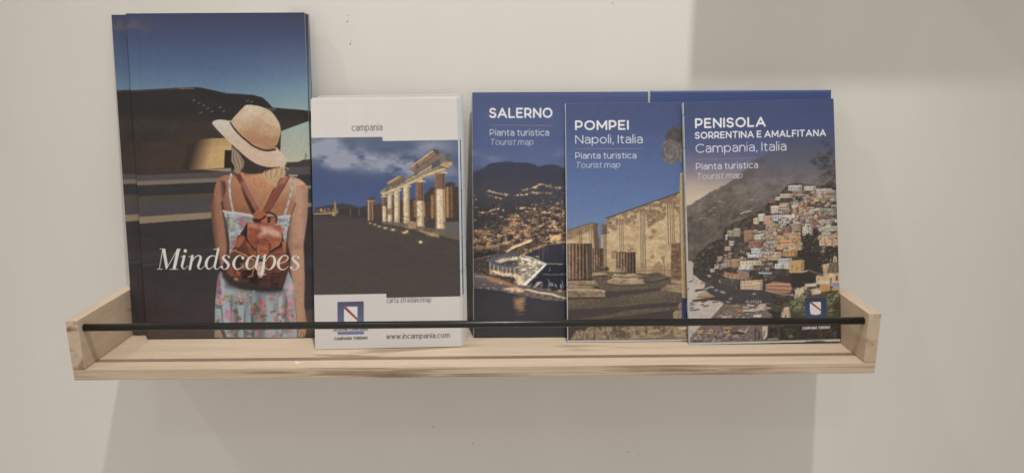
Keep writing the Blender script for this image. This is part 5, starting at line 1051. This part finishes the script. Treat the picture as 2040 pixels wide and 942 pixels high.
    c.specks(2400, 1425, 372, 1672, 560, [(206, 192, 174), (186, 160, 132), (64, 56, 51), (92, 78, 68), (148, 124, 104), (54, 48, 45), (216, 206, 192), (168, 116, 88), (84, 76, 62)], .8, 3.2, .7, 2.2, inT, (.25, .75))
    c.specks(260, 1585, 440, 1668, 545, [(84, 74, 62), (50, 45, 42), (102, 92, 76)], .8, 3, .7, 2, lambda x, y: True, (.2, .5))
    c.specks(700, 1378, 470, 1450, 560, [(96, 86, 72), (48, 44, 41), (112, 100, 84), (66, 60, 54)], .8, 2.6, .6, 1.8, lambda x, y: y > 500 - (x - 1380) * .5, (.25, .6))
    c.specks(500, 1375, 600, 1530, 676, [(206, 194, 178), (92, 80, 74), (60, 53, 50), (168, 140, 122), (126, 124, 134)], .7, 2.2, .6, 1.4, lambda x, y: x > 1440 - (y - 600) * .8, (.3, .8))
    c.a = c.a * .96 + np.array([.36, .33, .31], np.float32) * .04
    c.warp(.55, 5, 7, .08)
    # right half of the cover keeps its paper edge; lettering
    emblem(c, G((760, 230), (1076, 232), (1080, 540), (766, 545)), G((834, 290), (996, 290), (1000, 420), (996, 468), (930, 484), (848, 468), (836, 400)), (58, 64, 88), (66, 82, 130), (150, 70, 62))
    c.text('CAMPANIA TURISMO', (1600, 656), (1656.5, 655.2), 6.0, 1.3, (214, 206, 196), .16, .8)
    c.text('PENISOLA', (1385, 253), (1524, 251.2), 19.5, 3.55, INK)
    c.text('SORRENTINA E AMALFITANA', (1384.5, 273.4), (1643.5, 270.9), 13.6, 2.35, INK)
    c.text('Campania, Italia', (1386, 300.4), (1565, 298.0), 17.4, 1.65, (222, 218, 220))
    c.stroke([(1386, 313.6), (1504, 311.4)], 1.0, (160, 120, 122), .8)
    c.text('Pianta turistica', (1386.5, 333.2), (1509, 331.6), 12.8, 1.35, (222, 216, 218))
    c.text('Tourist map', (1386.5, 352), (1477.5, 350.8), 12.0, 1.15, (206, 194, 190), .2)
    return c

# ---------------------------------------------------------------- helpers
def link(o, parent=None):
    COL.objects.link(o)
    if parent is not None: o.parent = parent
    return o
def thing(name, label, cat, loc=(0, 0, 0), rot=None, group=None):
    o = bpy.data.objects.new(name, None); o.empty_display_size = 0.02
    o.location = loc
    if rot is not None: o.rotation_mode = 'QUATERNION'; o.rotation_quaternion = rot
    o['label'] = label; o['category'] = cat
    if group: o['group'] = group
    return link(o)
def copy_tree(o, parent=None):
    n = o.copy(); COL.objects.link(n)
    if parent is not None: n.parent = parent
    for ch in list(o.children): copy_tree(ch, n)
    return n
class MB:
    def __init__(s): s.v = []; s.f = []
    def box(s, x0, y0, z0, x1, y1, z1, bev=0.0):
        b = len(s.v)
        if bev <= 0:
            s.v += [(x, y, z) for z in (z0, z1) for y in (y0, y1) for x in (x0, x1)]
            s.f += [tuple(b + i for i in q) for q in ((0, 2, 3, 1), (4, 5, 7, 6), (0, 1, 5, 4), (2, 6, 7, 3), (0, 4, 6, 2), (1, 3, 7, 5))]
            return s
        import bmesh
        from mathutils import Matrix
        bm = bmesh.new(); bmesh.ops.create_cube(bm, size=1.0)
        for v in bm.verts: v.co = ((x0 + x1) / 2 + v.co.x * (x1 - x0), (y0 + y1) / 2 + v.co.y * (y1 - y0), (z0 + z1) / 2 + v.co.z * (z1 - z0))
        bmesh.ops.bevel(bm, geom=list(bm.edges), offset=bev, segments=2, affect='EDGES', profile=.6)
        bm.verts.index_update()
        s.v += [tuple(v.co) for v in bm.verts]; s.f += [tuple(b + v.index for v in f.verts) for f in bm.faces]
        bm.free(); return s
    def build(s, name, mat, parent=None, smooth=False):
        me = bpy.data.meshes.new(name); me.from_pydata(s.v, [], s.f); me.update()
        me.materials.append(mat)
        if smooth:
            for p in me.polygons: p.use_smooth = True
        return link(bpy.data.objects.new(name, me), parent)

# ---------------------------------------------------------------- materials
def mat(name):
    m = bpy.data.materials.new(name); m.use_nodes = True
    nt = m.node_tree; b = nt.nodes['Principled BSDF']
    return m, nt, b
def N(nt, typ, **kw):
    n = nt.nodes.new(typ)
    for k, v in kw.items(): setattr(n, k, v)
    return n
def ramp(nt, fac, stops, interp='LINEAR'):
    r = N(nt, 'ShaderNodeValToRGB'); r.color_ramp.interpolation = interp
    e = r.color_ramp.elements
    while len(e) < len(stops): e.new(0.5)
    for el, (p, c) in zip(e, stops): el.position = p; el.color = (*c, 1) if len(c) == 3 else c
    nt.links.new(fac, r.inputs[0]); return r.outputs[0]
def noise(nt, vec, scale, detail=3, rough=.5, dist=0):
    n = N(nt, 'ShaderNodeTexNoise'); n.inputs['Scale'].default_value = scale; n.inputs['Detail'].default_value = detail
    n.inputs['Roughness'].default_value = rough; n.inputs['Distortion'].default_value = dist
    nt.links.new(vec, n.inputs['Vector']); return n.outputs['Fac']
def mapping(nt, vec, scale, loc=(0, 0, 0)):
    n = N(nt, 'ShaderNodeMapping'); n.inputs['Scale'].default_value = scale; n.inputs['Location'].default_value = loc
    nt.links.new(vec, n.inputs['Vector']); return n.outputs[0]
def mixc(nt, fac, a, b, mode='MIX'):
    n = N(nt, 'ShaderNodeMix', data_type='RGBA', blend_type=mode)
    for s, v in ((n.inputs['Factor'], fac), (n.inputs['A'], a), (n.inputs['B'], b)):
        if hasattr(v, 'is_linked'): nt.links.new(v, s)
        elif isinstance(v, (int, float)): s.default_value = v
        else: s.default_value = (*v, 1) if len(v) == 3 else v
    return [o for o in n.outputs if o.type == 'RGBA'][0]
def bump(nt, b, h, strength, dist=0.001):
    n = N(nt, 'ShaderNodeBump'); n.inputs['Strength'].default_value = strength; n.inputs['Distance'].default_value = dist
    nt.links.new(h, n.inputs['Height']); nt.links.new(n.outputs[0], b.inputs['Normal'])

def wall_material():
    m, nt, b = mat('painted_plaster')
    co = N(nt, 'ShaderNodeTexCoord').outputs['Object']
    big = noise(nt, co, 2.2, 3, .5); fine = noise(nt, co, 60, 5, .6); mid = noise(nt, mapping(nt, co, (14, 14, 5)), 1.0, 4, .55)
    c = ramp(nt, big, [(.3, (.735, .725, .695)), (.7, (.775, .762, .735))])
    c = mixc(nt, .05, c, ramp(nt, mid, [(.35, (.6, .58, .55)), (.65, (.9, .89, .87))]))
    nt.links.new(c, b.inputs['Base Color']); b.inputs['Roughness'].default_value = .75
    b.inputs['Specular IOR Level'].default_value = .25
    s = N(nt, 'ShaderNodeMath', operation='ADD'); nt.links.new(fine, s.inputs[0]); nt.links.new(mid, s.inputs[1])
    bump(nt, b, s.outputs[0], .10, .0012)
    return m

def wood_material(name, along, seed, streak=.62, joint=None):
    # pale oiled softwood: long grain along one axis, darker brown heart streaks
    m, nt, b = mat(name)
    co = N(nt, 'ShaderNodeTexCoord').outputs['Object']
    sc = {'x': (1.0, 14, 14), 'y': (14, 1.6, 14)}[along]
    v = mapping(nt, co, sc, (seed, seed * .7, seed * 1.3))
    warp = noise(nt, v, 1.3, 3, .5, .4)
    g1 = noise(nt, mapping(nt, co, tuple(k * 2.2 for k in sc), (seed * 2, 0, seed)), 3.2, 5, .6, .6)
    g2 = noise(nt, mapping(nt, co, tuple(k * 9 for k in sc), (0, seed, 0)), 4.0, 4, .65)
    st = noise(nt, mapping(nt, co, {'x': (4.2, 26, 190), 'y': (60, 7, 60)}[along], (seed * 3.1, seed, seed * 2)), 1.0, 4, .62, .8)
    c = ramp(nt, g1, [(.25, (.51, .405, .30)), (.5, (.64, .52, .395)), (.78, (.71, .60, .47))])
    c = mixc(nt, .30, c, ramp(nt, g2, [(.3, (.44, .335, .235)), (.7, (.68, .56, .43))]))
    c = mixc(nt, ramp(nt, warp, [(.42, (0, 0, 0)), (.75, (.5, .5, .5))]), c, (.50, .39, .275))
    # sapwood shows clean on the broad face; the brown heart streaks run along the narrow edges
    ge = N(nt, 'ShaderNodeNewGeometry'); sn = N(nt, 'ShaderNodeSeparateXYZ'); nt.links.new(ge.outputs['True Normal'], sn.inputs[0])
    ay = N(nt, 'ShaderNodeMath', operation='ABSOLUTE'); nt.links.new(sn.outputs['Y'], ay.inputs[0])
    lo = noise(nt, mapping(nt, co, {'x': (5.5, 9, 30), 'y': (30, 9, 30)}[along], (seed, seed * 5, 1)), 1.0, 2, .5)
    lm = N(nt, 'ShaderNodeMath', operation='MULTIPLY_ADD'); lm.inputs[1].default_value = .55; lm.inputs[2].default_value = -.275; nt.links.new(lo, lm.inputs[0])
    ls = N(nt, 'ShaderNodeMath', operation='ADD'); nt.links.new(lm.outputs[0], ls.inputs[0]); nt.links.new(st, ls.inputs[1]); st = ls.outputs[0]
    am = N(nt, 'ShaderNodeMath', operation='MULTIPLY_ADD'); am.inputs[1].default_value = .125; nt.links.new(ay.outputs[0], am.inputs[0]); nt.links.new(st, am.inputs[2])
    c = mixc(nt, ramp(nt, am.outputs[0], [(streak, (0, 0, 0)), (streak + .06, (.45, .45, .45)), (streak + .2, (.9, .9, .9))]), c, (.19, .12, .075))
    if joint is not None:
        sp = N(nt, 'ShaderNodeSeparateXYZ'); nt.links.new(co, sp.inputs[0])
        lt = N(nt, 'ShaderNodeMath', operation='LESS_THAN'); lt.inputs[1].default_value = joint; nt.links.new(sp.outputs['Z'], lt.inputs[0])
        d = N(nt, 'ShaderNodeMath', operation='MULTIPLY'); d.inputs[1].default_value = .32; nt.links.new(lt.outputs[0], d.inputs[0])
        c = mixc(nt, d.outputs[0], c, (.38, .27, .18))
    nt.links.new(c, b.inputs['Base Color']); b.inputs['Roughness'].default_value = .62; b.inputs['Specular IOR Level'].default_value = .3
    bump(nt, b, g2, .25, .0006)
    return m

def print_material(name, rough=.42, spec=.35):
    m, nt, b = mat(name)
    a = N(nt, 'ShaderNodeAttribute', attribute_name='print')
    nt.links.new(a.outputs['Color'], b.inputs['Base Color'])
    co = N(nt, 'ShaderNodeTexCoord').outputs['Object']
    n = noise(nt, co, 900, 2, .5)
    w = noise(nt, co, 14, 2, .5)
    rr = N(nt, 'ShaderNodeMapRange'); rr.inputs['To Min'].default_value = rough - .05; rr.inputs['To Max'].default_value = rough + .08
    nt.links.new(w, rr.inputs['Value']); nt.links.new(rr.outputs[0], b.inputs['Roughness'])
    b.inputs['Specular IOR Level'].default_value = spec
    bump(nt, b, w, .05, .002)
    return m

def paper_material(name, c0, c1, c2=None, lines=1500):
    # edges of folded or bound sheets: fine layering through the thickness (local y)
    m, nt, b = mat(name)
    co = N(nt, 'ShaderNodeTexCoord').outputs['Object']
    ly = noise(nt, mapping(nt, co, (8, lines, 8)), 1.0, 2, .5)
    c = ramp(nt, ly, [(.36, c0), (.62, c1)])
    if c2 is not None:
        pr = noise(nt, mapping(nt, co, (40, 500, 150)), 1.0, 3, .6)
        c = mixc(nt, ramp(nt, pr, [(.60, (0, 0, 0)), (.66, (.85, .85, .85))]), c, c2)
    nt.links.new(c, b.inputs['Base Color']); b.inputs['Roughness'].default_value = .7
    bump(nt, b, ly, .4, .0003)
    return m

def flat_material(name, col, rough=.5, metallic=0, spec=.5, var=.06, scale=40):
    m, nt, b = mat(name)
    co = N(nt, 'ShaderNodeTexCoord').outputs['Object']
    n = noise(nt, co, scale, 3, .6)
    c = ramp(nt, n, [(.3, tuple(k * (1 - var) for k in col)), (.7, tuple(min(1, k * (1 + var)) for k in col))])
    nt.links.new(c, b.inputs['Base Color'])
    b.inputs['Roughness'].default_value = rough; b.inputs['Metallic'].default_value = metallic; b.inputs['Specular IOR Level'].default_value = spec
    return m

M_WALL = wall_material()
M_PRINT = print_material('printed_matt_card')
M_PAGES = paper_material('page_edges', (.50, .48, .45), (.66, .64, .61))
M_FOLD = paper_material('folded_sheet_edges', (.44, .50, .54), (.64, .64, .63), (.09, .12, .16), 900)
M_FOLDW = paper_material('folded_white_edges', (.48, .53, .58), (.66, .65, .64), (.30, .38, .46), 900)
M_BACK = flat_material('back_cover_card', (.06, .07, .11), .5)
M_WHITE = flat_material('white_card', (.64, .63, .61), .55, var=.02)
M_SPINE = flat_material('spine_card', (.075, .075, .09), .5)
M_ROD = flat_material('black_powder_coat', (.012, .012, .012), .33, 0, .5, .15, 300)
M_CRUMB = flat_material('paper_crumb', (.85, .84, .82), .7)
M_MARK = flat_material('wall_scuff', (.34, .31, .28), .8, var=.3)
M_DENT = flat_material('wall_chip', (.70, .69, .67), .8)

# ---------------------------------------------------------------- wall
w = MB().box(-3.0, WALL_Y, -1.4, 3.2, WALL_Y + .12, 2.6).build('wall', M_WALL); w['kind'] = 'structure'
def blob_mesh(name, x, y, z, rx, rz, t, m, parent, seed, rot=0):
    rg = np.random.RandomState(seed); k = 10; v = []; f = []
    for i in range(k):
        a = 2 * math.pi * i / k; r = rg.uniform(.6, 1.1)
        u, q = rx * r * math.cos(a), rz * r * math.sin(a)
        v.append((x + u * math.cos(rot) - q * math.sin(rot), y, z + u * math.sin(rot) + q * math.cos(rot)))
    n = len(v); v += [(x + (p[0] - x) * .7, y - t, z + (p[2] - z) * .7) for p in v]
    f = [tuple(range(n, 2 * n))] + [(i, (i + 1) % n, n + (i + 1) % n, n + i) for i in range(n)]
    mb = MB(); mb.v = v; mb.f = f
    return mb.build(name, m, parent)
for i, (x, z, rx, rz, rot) in enumerate([(-.1348, .3565, .0008, .0012, .4), (-.1365, .3496, .0010, .0011, 0), (-.1335, .3300, .0006, .0012, .3), (-.1345, .3262, .0007, .0012, 0), (.1485, .3660, .0004, .0012, .1), (-.0605, -.1290, .0004, .0016, -.3), (-.0125, -.1515, .0006, .0014, -.2), (.1810, -.1650, .0016, .0005, -.3), (.1930, -.1700, .0010, .0004, -.3), (.5000, .1220, .0018, .0006, .5), (.3030, -.1515, .0010, .0006, 0)]):
    blob_mesh('scuff_mark', x, WALL_Y - .0001, z, rx, rz, .0003, M_MARK if i in (1, 3, 4, 5, 6, 7, 8) else M_DENT, w, i, rot)

# ---------------------------------------------------------------- shelf: base board, two side panels, black rail
L, H, T, TH = 0.80, 0.0628, 0.0113, 0.0120
def make_shelf():
    s = thing('picture_shelf', 'pale wooden picture shelf with a black rail, holding the brochures on the wall', 'shelf', (0, 0, 0))
    MB().box(-L / 2, 0, 0, L / 2, WALL_Y, T, .0007).build('base_board', wood_material('pale_wood_base', 'x', 3.3, .625), s)
    MB().box(-L / 2, 0, T + .0002, -L / 2 + TH, WALL_Y, H, .0006).build('side_panel', wood_material('pale_wood_end', 'y', 7.1, .64), s)
    MB().box(L / 2 - TH, 0, T + .0002, L / 2, WALL_Y, H, .0006).build('side_panel', wood_material('pale_wood_end_jointed', 'y', 11.7, .655, .036), s)
    mb = MB(); k = 24; r = .0037; xs = (-L / 2 + TH - .002, L / 2 - TH + .002)
    for x in xs:
        for i in range(k):
            a = 2 * math.pi * i / k; mb.v.append((x, .0097 + r * math.cos(a), .0522 + r * math.sin(a)))
    mb.f = [(i, (i + 1) % k, k + (i + 1) % k, k + i) for i in range(k)] + [tuple(range(k))[::-1], tuple(range(k, 2 * k))]
    mb.build('rail', M_ROD, s, True)
    return s
shelf = make_shelf()
upper = copy_tree(shelf); upper.location = (.644, 0, .624)
upper['label'] = 'second wooden shelf higher up the wall, beyond the top right edge of the photo'
shelf['group'] = upper['group'] = 'picture shelves on the wall'

# ---------------------------------------------------------------- paper goods
K_PRINT = np.array([1.0, 1.05, 1.12], np.float32)     # reflectance of the print for its pictured colour
def homography(src, dst):
    A = []; b = []
    for (x, y), (u, v) in zip(src, dst):
        A += [[x, y, 1, 0, 0, 0, -u * x, -u * y], [0, 0, 0, x, y, 1, -v * x, -v * y]]; b += [u, v]
    h = np.linalg.solve(np.array(A, float), np.array(b, float)); return np.append(h, 1).reshape(3, 3)
def cover_mesh(name, w, h, canvas, quad, nx, ny, bow=0.0, hinge=None, curl=0.0):
    # a card sheet whose front carries the print, one colour per grid point
    Hm = homography([(0, 1), (1, 1), (1, 0), (0, 0)], quad)
    u, v = np.meshgrid(np.linspace(0, 1, nx), np.linspace(0, 1, ny))
    d = Hm[2, 0] * u + Hm[2, 1] * v + Hm[2, 2]
    px = (Hm[0, 0] * u + Hm[0, 1] * v + Hm[0, 2]) / d; py = (Hm[1, 0] * u + Hm[1, 1] * v + Hm[1, 2]) / d
    ci = np.clip((px - canvas.x0) * canvas.S, 0, canvas.W - 1.01); cj = np.clip((py - canvas.y0) * canvas.S, 0, canvas.H - 1.01)
    rgb = np.clip(bilerp(canvas.a, ci, cj), 0, 1)
    grey = (rgb @ np.array([.3, .59, .11], np.float32))[..., None]; rgb = grey + (rgb - grey) * .88
    lin = np.where(rgb <= .04045, rgb / 12.92, ((rgb + .055) / 1.055) ** 2.4).astype(np.float32)
    lin = np.clip(lin * K_PRINT - .006, .008, .9)
    y = -bow * (1 - (2 * u - 1) ** 2) * (1 - .6 * (2 * v - 1) ** 2) - curl * np.clip((u - .8) / .2, 0, 1) ** 2
    if hinge: y = y + .0005 * np.exp(-((u - hinge) * w / .0009) ** 2)
    P = np.stack([u * w, y, v * h], -1).reshape(-1, 3)
    n = nx * ny
    ring = np.concatenate([np.arange(nx), np.arange(1, ny) * nx + nx - 1, (ny - 1) * nx + np.arange(nx - 2, -1, -1), np.arange(ny - 2, 0, -1) * nx])
    back = P[ring].copy(); back[:, 1] += .00035
    P = np.concatenate([P, back])
    idx = np.arange(n).reshape(ny, nx)
    quads = np.stack([idx[:-1, :-1], idx[:-1, 1:], idx[1:, 1:], idx[1:, :-1]], -1).reshape(-1, 4)
    k = len(ring); rb = n + np.arange(k)
    skirt = np.stack([np.roll(ring, -1), ring, rb, np.roll(rb, -1)], -1)
    F = np.concatenate([quads, skirt]).astype(np.int32)
    me = bpy.data.meshes.new(name)
    me.vertices.add(len(P)); me.vertices.foreach_set('co', P.astype(np.float32).ravel())
    me.loops.add(F.size); me.loops.foreach_set('vertex_index', F.ravel())
    me.polygons.add(len(F)); me.polygons.foreach_set('loop_start', np.arange(0, F.size, 4, dtype=np.int32)); 
    me.polygons.foreach_set('use_smooth', np.r_[np.ones(len(quads), bool), np.zeros(len(skirt), bool)])
    me.update(calc_edges=True)
    at = me.color_attributes.new('print', 'FLOAT_COLOR', 'POINT')
    cc = lin.reshape(-1, 3); cc = np.concatenate([cc, cc[ring] * .9 + .03])
    at.data.foreach_set('color', np.concatenate([cc, np.ones((len(cc), 1), np.float32)], 1).astype(np.float32).ravel())
    me.materials.append(M_PRINT); me.validate()
    return me

def pose(x, y, rot, lean, yaw=0.0, w=0.16, z0=0.0):
    # lower left corner and orientation of a sheet that stands on the shelf and leans back
    from mathutils import Matrix, Vector
    q = Matrix.Rotation(yaw, 3, 'Z') @ Matrix.Rotation(-lean, 3, 'X') @ Matrix.Rotation(-rot, 3, 'Y')
    o = Vector((x, y, T + .0005 + z0)); vv = q @ Vector((0, 0, 1)); uu = q @ Vector((1, 0, 0))
    dz = max(0, -(uu * w).z)
    o += vv * (dz / vv.z)
    return o, q.to_quaternion()
def behind(o, q, depth, dx=0.0, dz=0.0):
    from mathutils import Vector
    return o + q @ Vector((dx, depth, dz))

def make_catalogue(w, h, t, cover):
    r = thing('catalogue', '', 'catalogue')
    link(bpy.data.objects.new('front_cover', cover), r)
    MB().box(.0012, .0005, .0004, w - .0006, t - .0006, h - .0004).build('pages', M_PAGES, r)
    MB().box(0, t - .0005, 0, w, t - .0001, h).build('back_cover', M_BACK, r)
    MB().box(0, .0004, 0, .0010, t - .0006, h).build('spine', M_SPINE, r)
    return r
def make_map(name, w, h, t, cover, fold, sheets, over, seed, backm):
    r = thing(name, '', 'map')
    link(bpy.data.objects.new('front_cover', cover), r)
    rg = np.random.RandomState(seed); mb = MB(); y = .0005; st = (t - .0010) / sheets
    for i in range(sheets):
        a, b_ = rg.uniform(0, 1, 2)
        mb.box(-over[0] * (.5 + .5 * a), y, -over[1] * (1 if i == 0 else .2 + .8 * b_), w - .0003 + over[2] * a, y + st * .86, h - .0003 - rg.uniform(0, .0008))
        y += st
    mb.build('folded_sheets', fold, r)
    MB().box(0, t - .0004, 0, w, t, h).build('back_cover', backm, r)
    return r
def place(o, pq, label, group):
    o.location = pq[0]; o.rotation_mode = 'QUATERNION'; o.rotation_quaternion = pq[1]
    o['label'] = label; o['group'] = group
    return o

# tall catalogues at the left end
cv = paint_catalogue()
CW, CH, CT = .1872, .3485, .0046
cat0 = make_catalogue(CW, CH, CT, cover_mesh('catalogue_cover', CW, CH, cv, [(250, 31), (610, 22), (627, 672), (295, 676)], 440, 800, .0004, .055))
o, q = pose(-.3651, .0804, -.0029, .1180, 0, CW)
place(cat0, (o, q), 'tall catalogue with a woman in a straw hat on its cover, front of the three', 'tall catalogues standing at the left end')
c1 = place(copy_tree(cat0), (behind(o, q, .0049, .0022, -.0006), q), 'tall catalogue behind the front one, only its dark right edge showing', 'tall catalogues standing at the left end')
o2, q2 = pose(-.3867, .0930, -.0012, .1195, 0, CW)
place(copy_tree(cat0), (o2, q2), 'rearmost tall catalogue, its left strip sticking out beside the wall', 'tall catalogues standing at the left end')

# white road maps
cv = paint_roadmap()
RW, RH, RT = .1544, .2642, .0040
road = make_map('road_map', RW, RH, RT, cover_mesh('road_map_cover', RW, RH, cv, [(620, 198), (910.7, 194.7), (919, 688.5), (627, 696.5)], 400, 684, .0006), M_FOLDW, 6, (0, .0002, .0024), 5, M_WHITE)
G_ROAD = 'white road maps in the pile beside the catalogues'
o, q = pose(-.1707, .0464, .0003, .2265, .03, RW)
place(road, (o, q), 'white road map with lit temple columns at night on its cover, foremost', G_ROAD)
place(copy_tree(road), (behind(o, q, .0043, .0002, .0022), q), 'white road map directly behind the foremost one, a thin rim showing', G_ROAD)
o2, q2 = pose(-.1676, .0760, .004, .178, .012, RW)
place(copy_tree(road), (o2, q2), 'white road map whose top edge stands highest at the back of its pile', G_ROAD)
place(copy_tree(road), (behind(o2, q2, -.0120, -.0008, -.0050), q2), 'white road map in the middle of the pile, showing pale blue page edges at right', G_ROAD)

# town maps
cv = paint_salerno()
SW, SH, ST = .1905, .2665, .0026
sal = make_map('tourist_map', SW, SH, ST, cover_mesh('salerno_cover', SW, SH, cv, [(942, 186), (1291, 182), (1300, 666.5), (943.5, 671)], 440, 616, .0005), M_FOLD, 5, (.0005, .0002, .0004), 8, M_WHITE)
o, q = pose(-.0040, .0758, -.0043, .1940, 0, SW)
place(sal, (o, q), 'blue SALERNO tourist map with a bay town at night on its cover', 'tourist maps standing at the right')
place(copy_tree(sal), (behind(o, q, .0028, -.0006, -.0012), q), 'tourist map copy hidden behind the SALERNO map, a sliver of its left edge showing', 'tourist maps standing at the right')

cv = Canvas(1280, 170, 1670, 700, .5, 9)
cv.fill_ramp([(178, (76, 96, 142)), (184, (62, 80, 128)), (200, (64, 80, 126)), (400, (84, 98, 134)), (700, (50, 50, 60))]); cv.grain(.05, 2, 4, 4)  # lighter top band: highlight on the folded edge painted into the cover colour
BW, BH, BT = .1960, .2665, .0026
wide = make_map('tourist_map', BW, BH, BT, cover_mesh('wide_map_cover', BW, BH, cv, [(1294, 180), (1653, 178), (1652, 668), (1295, 670)], 90, 130, .0004), M_FOLD, 5, (.0006, .0002, .0004), 12, M_WHITE)
o, q = pose(.1893, .0766, -.003, .193, 0, BW)
place(wide, (o, q), 'wide plain blue tourist map behind the PENISOLA map, only its top strip showing', 'tourist maps standing at the right')

cv = paint_pompei()
PW, PH, PT = .1620, .2548, .0026
pom = make_map('tourist_map', PW, PH, PT, cover_mesh('pompei_cover', PW, PH, cv, [(1126.5, 206), (1424, 202), (1425, 673), (1132, 677)], 420, 656, .0003), M_FOLD, 5, (.0012, .0024, .0004), 21, M_WHITE)
o, q = pose(.0983, .0605, .0015, .2375, 0, PW, .0025)
place(pom, (o, q), 'POMPEI tourist map with ruined columns under blue sky on its cover', 'tourist maps standing at the right')

cv = paint_penisola()
NW, NH, NT = .1599, .2559, .0021
pen = make_map('tourist_map', NW, NH, NT, cover_mesh('penisola_cover', NW, NH, cv, [(1363, 202), (1657, 198), (1679, 676), (1374, 678)], 420, 672, .0006), M_FOLD, 5, (.0014, .0026, .0004), 33, M_WHITE)
o, q = pose(.2275, .0508, .0157, .2472, 0, NW, .0025)
place(pen, (o, q), 'PENISOLA tourist map with a hillside coast town on its cover, beside the right panel', 'tourist maps standing at the right')
place(copy_tree(pen), (behind(o, q, .0022, -.0004, -.0008), q), 'second PENISOLA map of its pile, its printed page edges showing at left', 'tourist maps standing at the right')
place(copy_tree(pen), (behind(o, q, .0044, .0022, -.0016), q), 'last PENISOLA map of its pile, its edge sticking out at right', 'tourist maps standing at the right')

# two crumbs of paper on the board
def crumb(x, y, s, seed, label):
    rg = np.random.RandomState(seed); mb = MB()
    for k in range(3 if s > .0015 else 1):
        cx, cy = x + k * s * .9, y + rg.uniform(-.4, .4) * s; b = len(mb.v)
        pts = [(math.cos(a), math.sin(a)) for a in np.linspace(0, 2 * math.pi, 7)[:-1]]
        mb.v += [(cx + p * s * rg.uniform(.4, .8), cy + q_ * s * rg.uniform(.3, .7), T) for p, q_ in pts] + [(cx + p * s * .4, cy + q_ * s * .3, T + s * rg.uniform(.3, .7)) for p, q_ in pts]
        mb.f += [tuple(range(b + 6, b + 12))] + [(b + i, b + (i + 1) % 6, b + 6 + (i + 1) % 6, b + 6 + i) for i in range(6)]
    ob = mb.build('paper_crumb', M_CRUMB); ob['label'] = label; ob['category'] = 'crumb'; ob['group'] = 'crumbs on the shelf board'
crumb(-.1815, .0130, .0020, 1, 'larger white paper crumb on the shelf board below the road maps left edge')
crumb(-.0690, .0105, .0011, 2, 'tiny white paper crumb on the shelf board below the middle of the road maps')
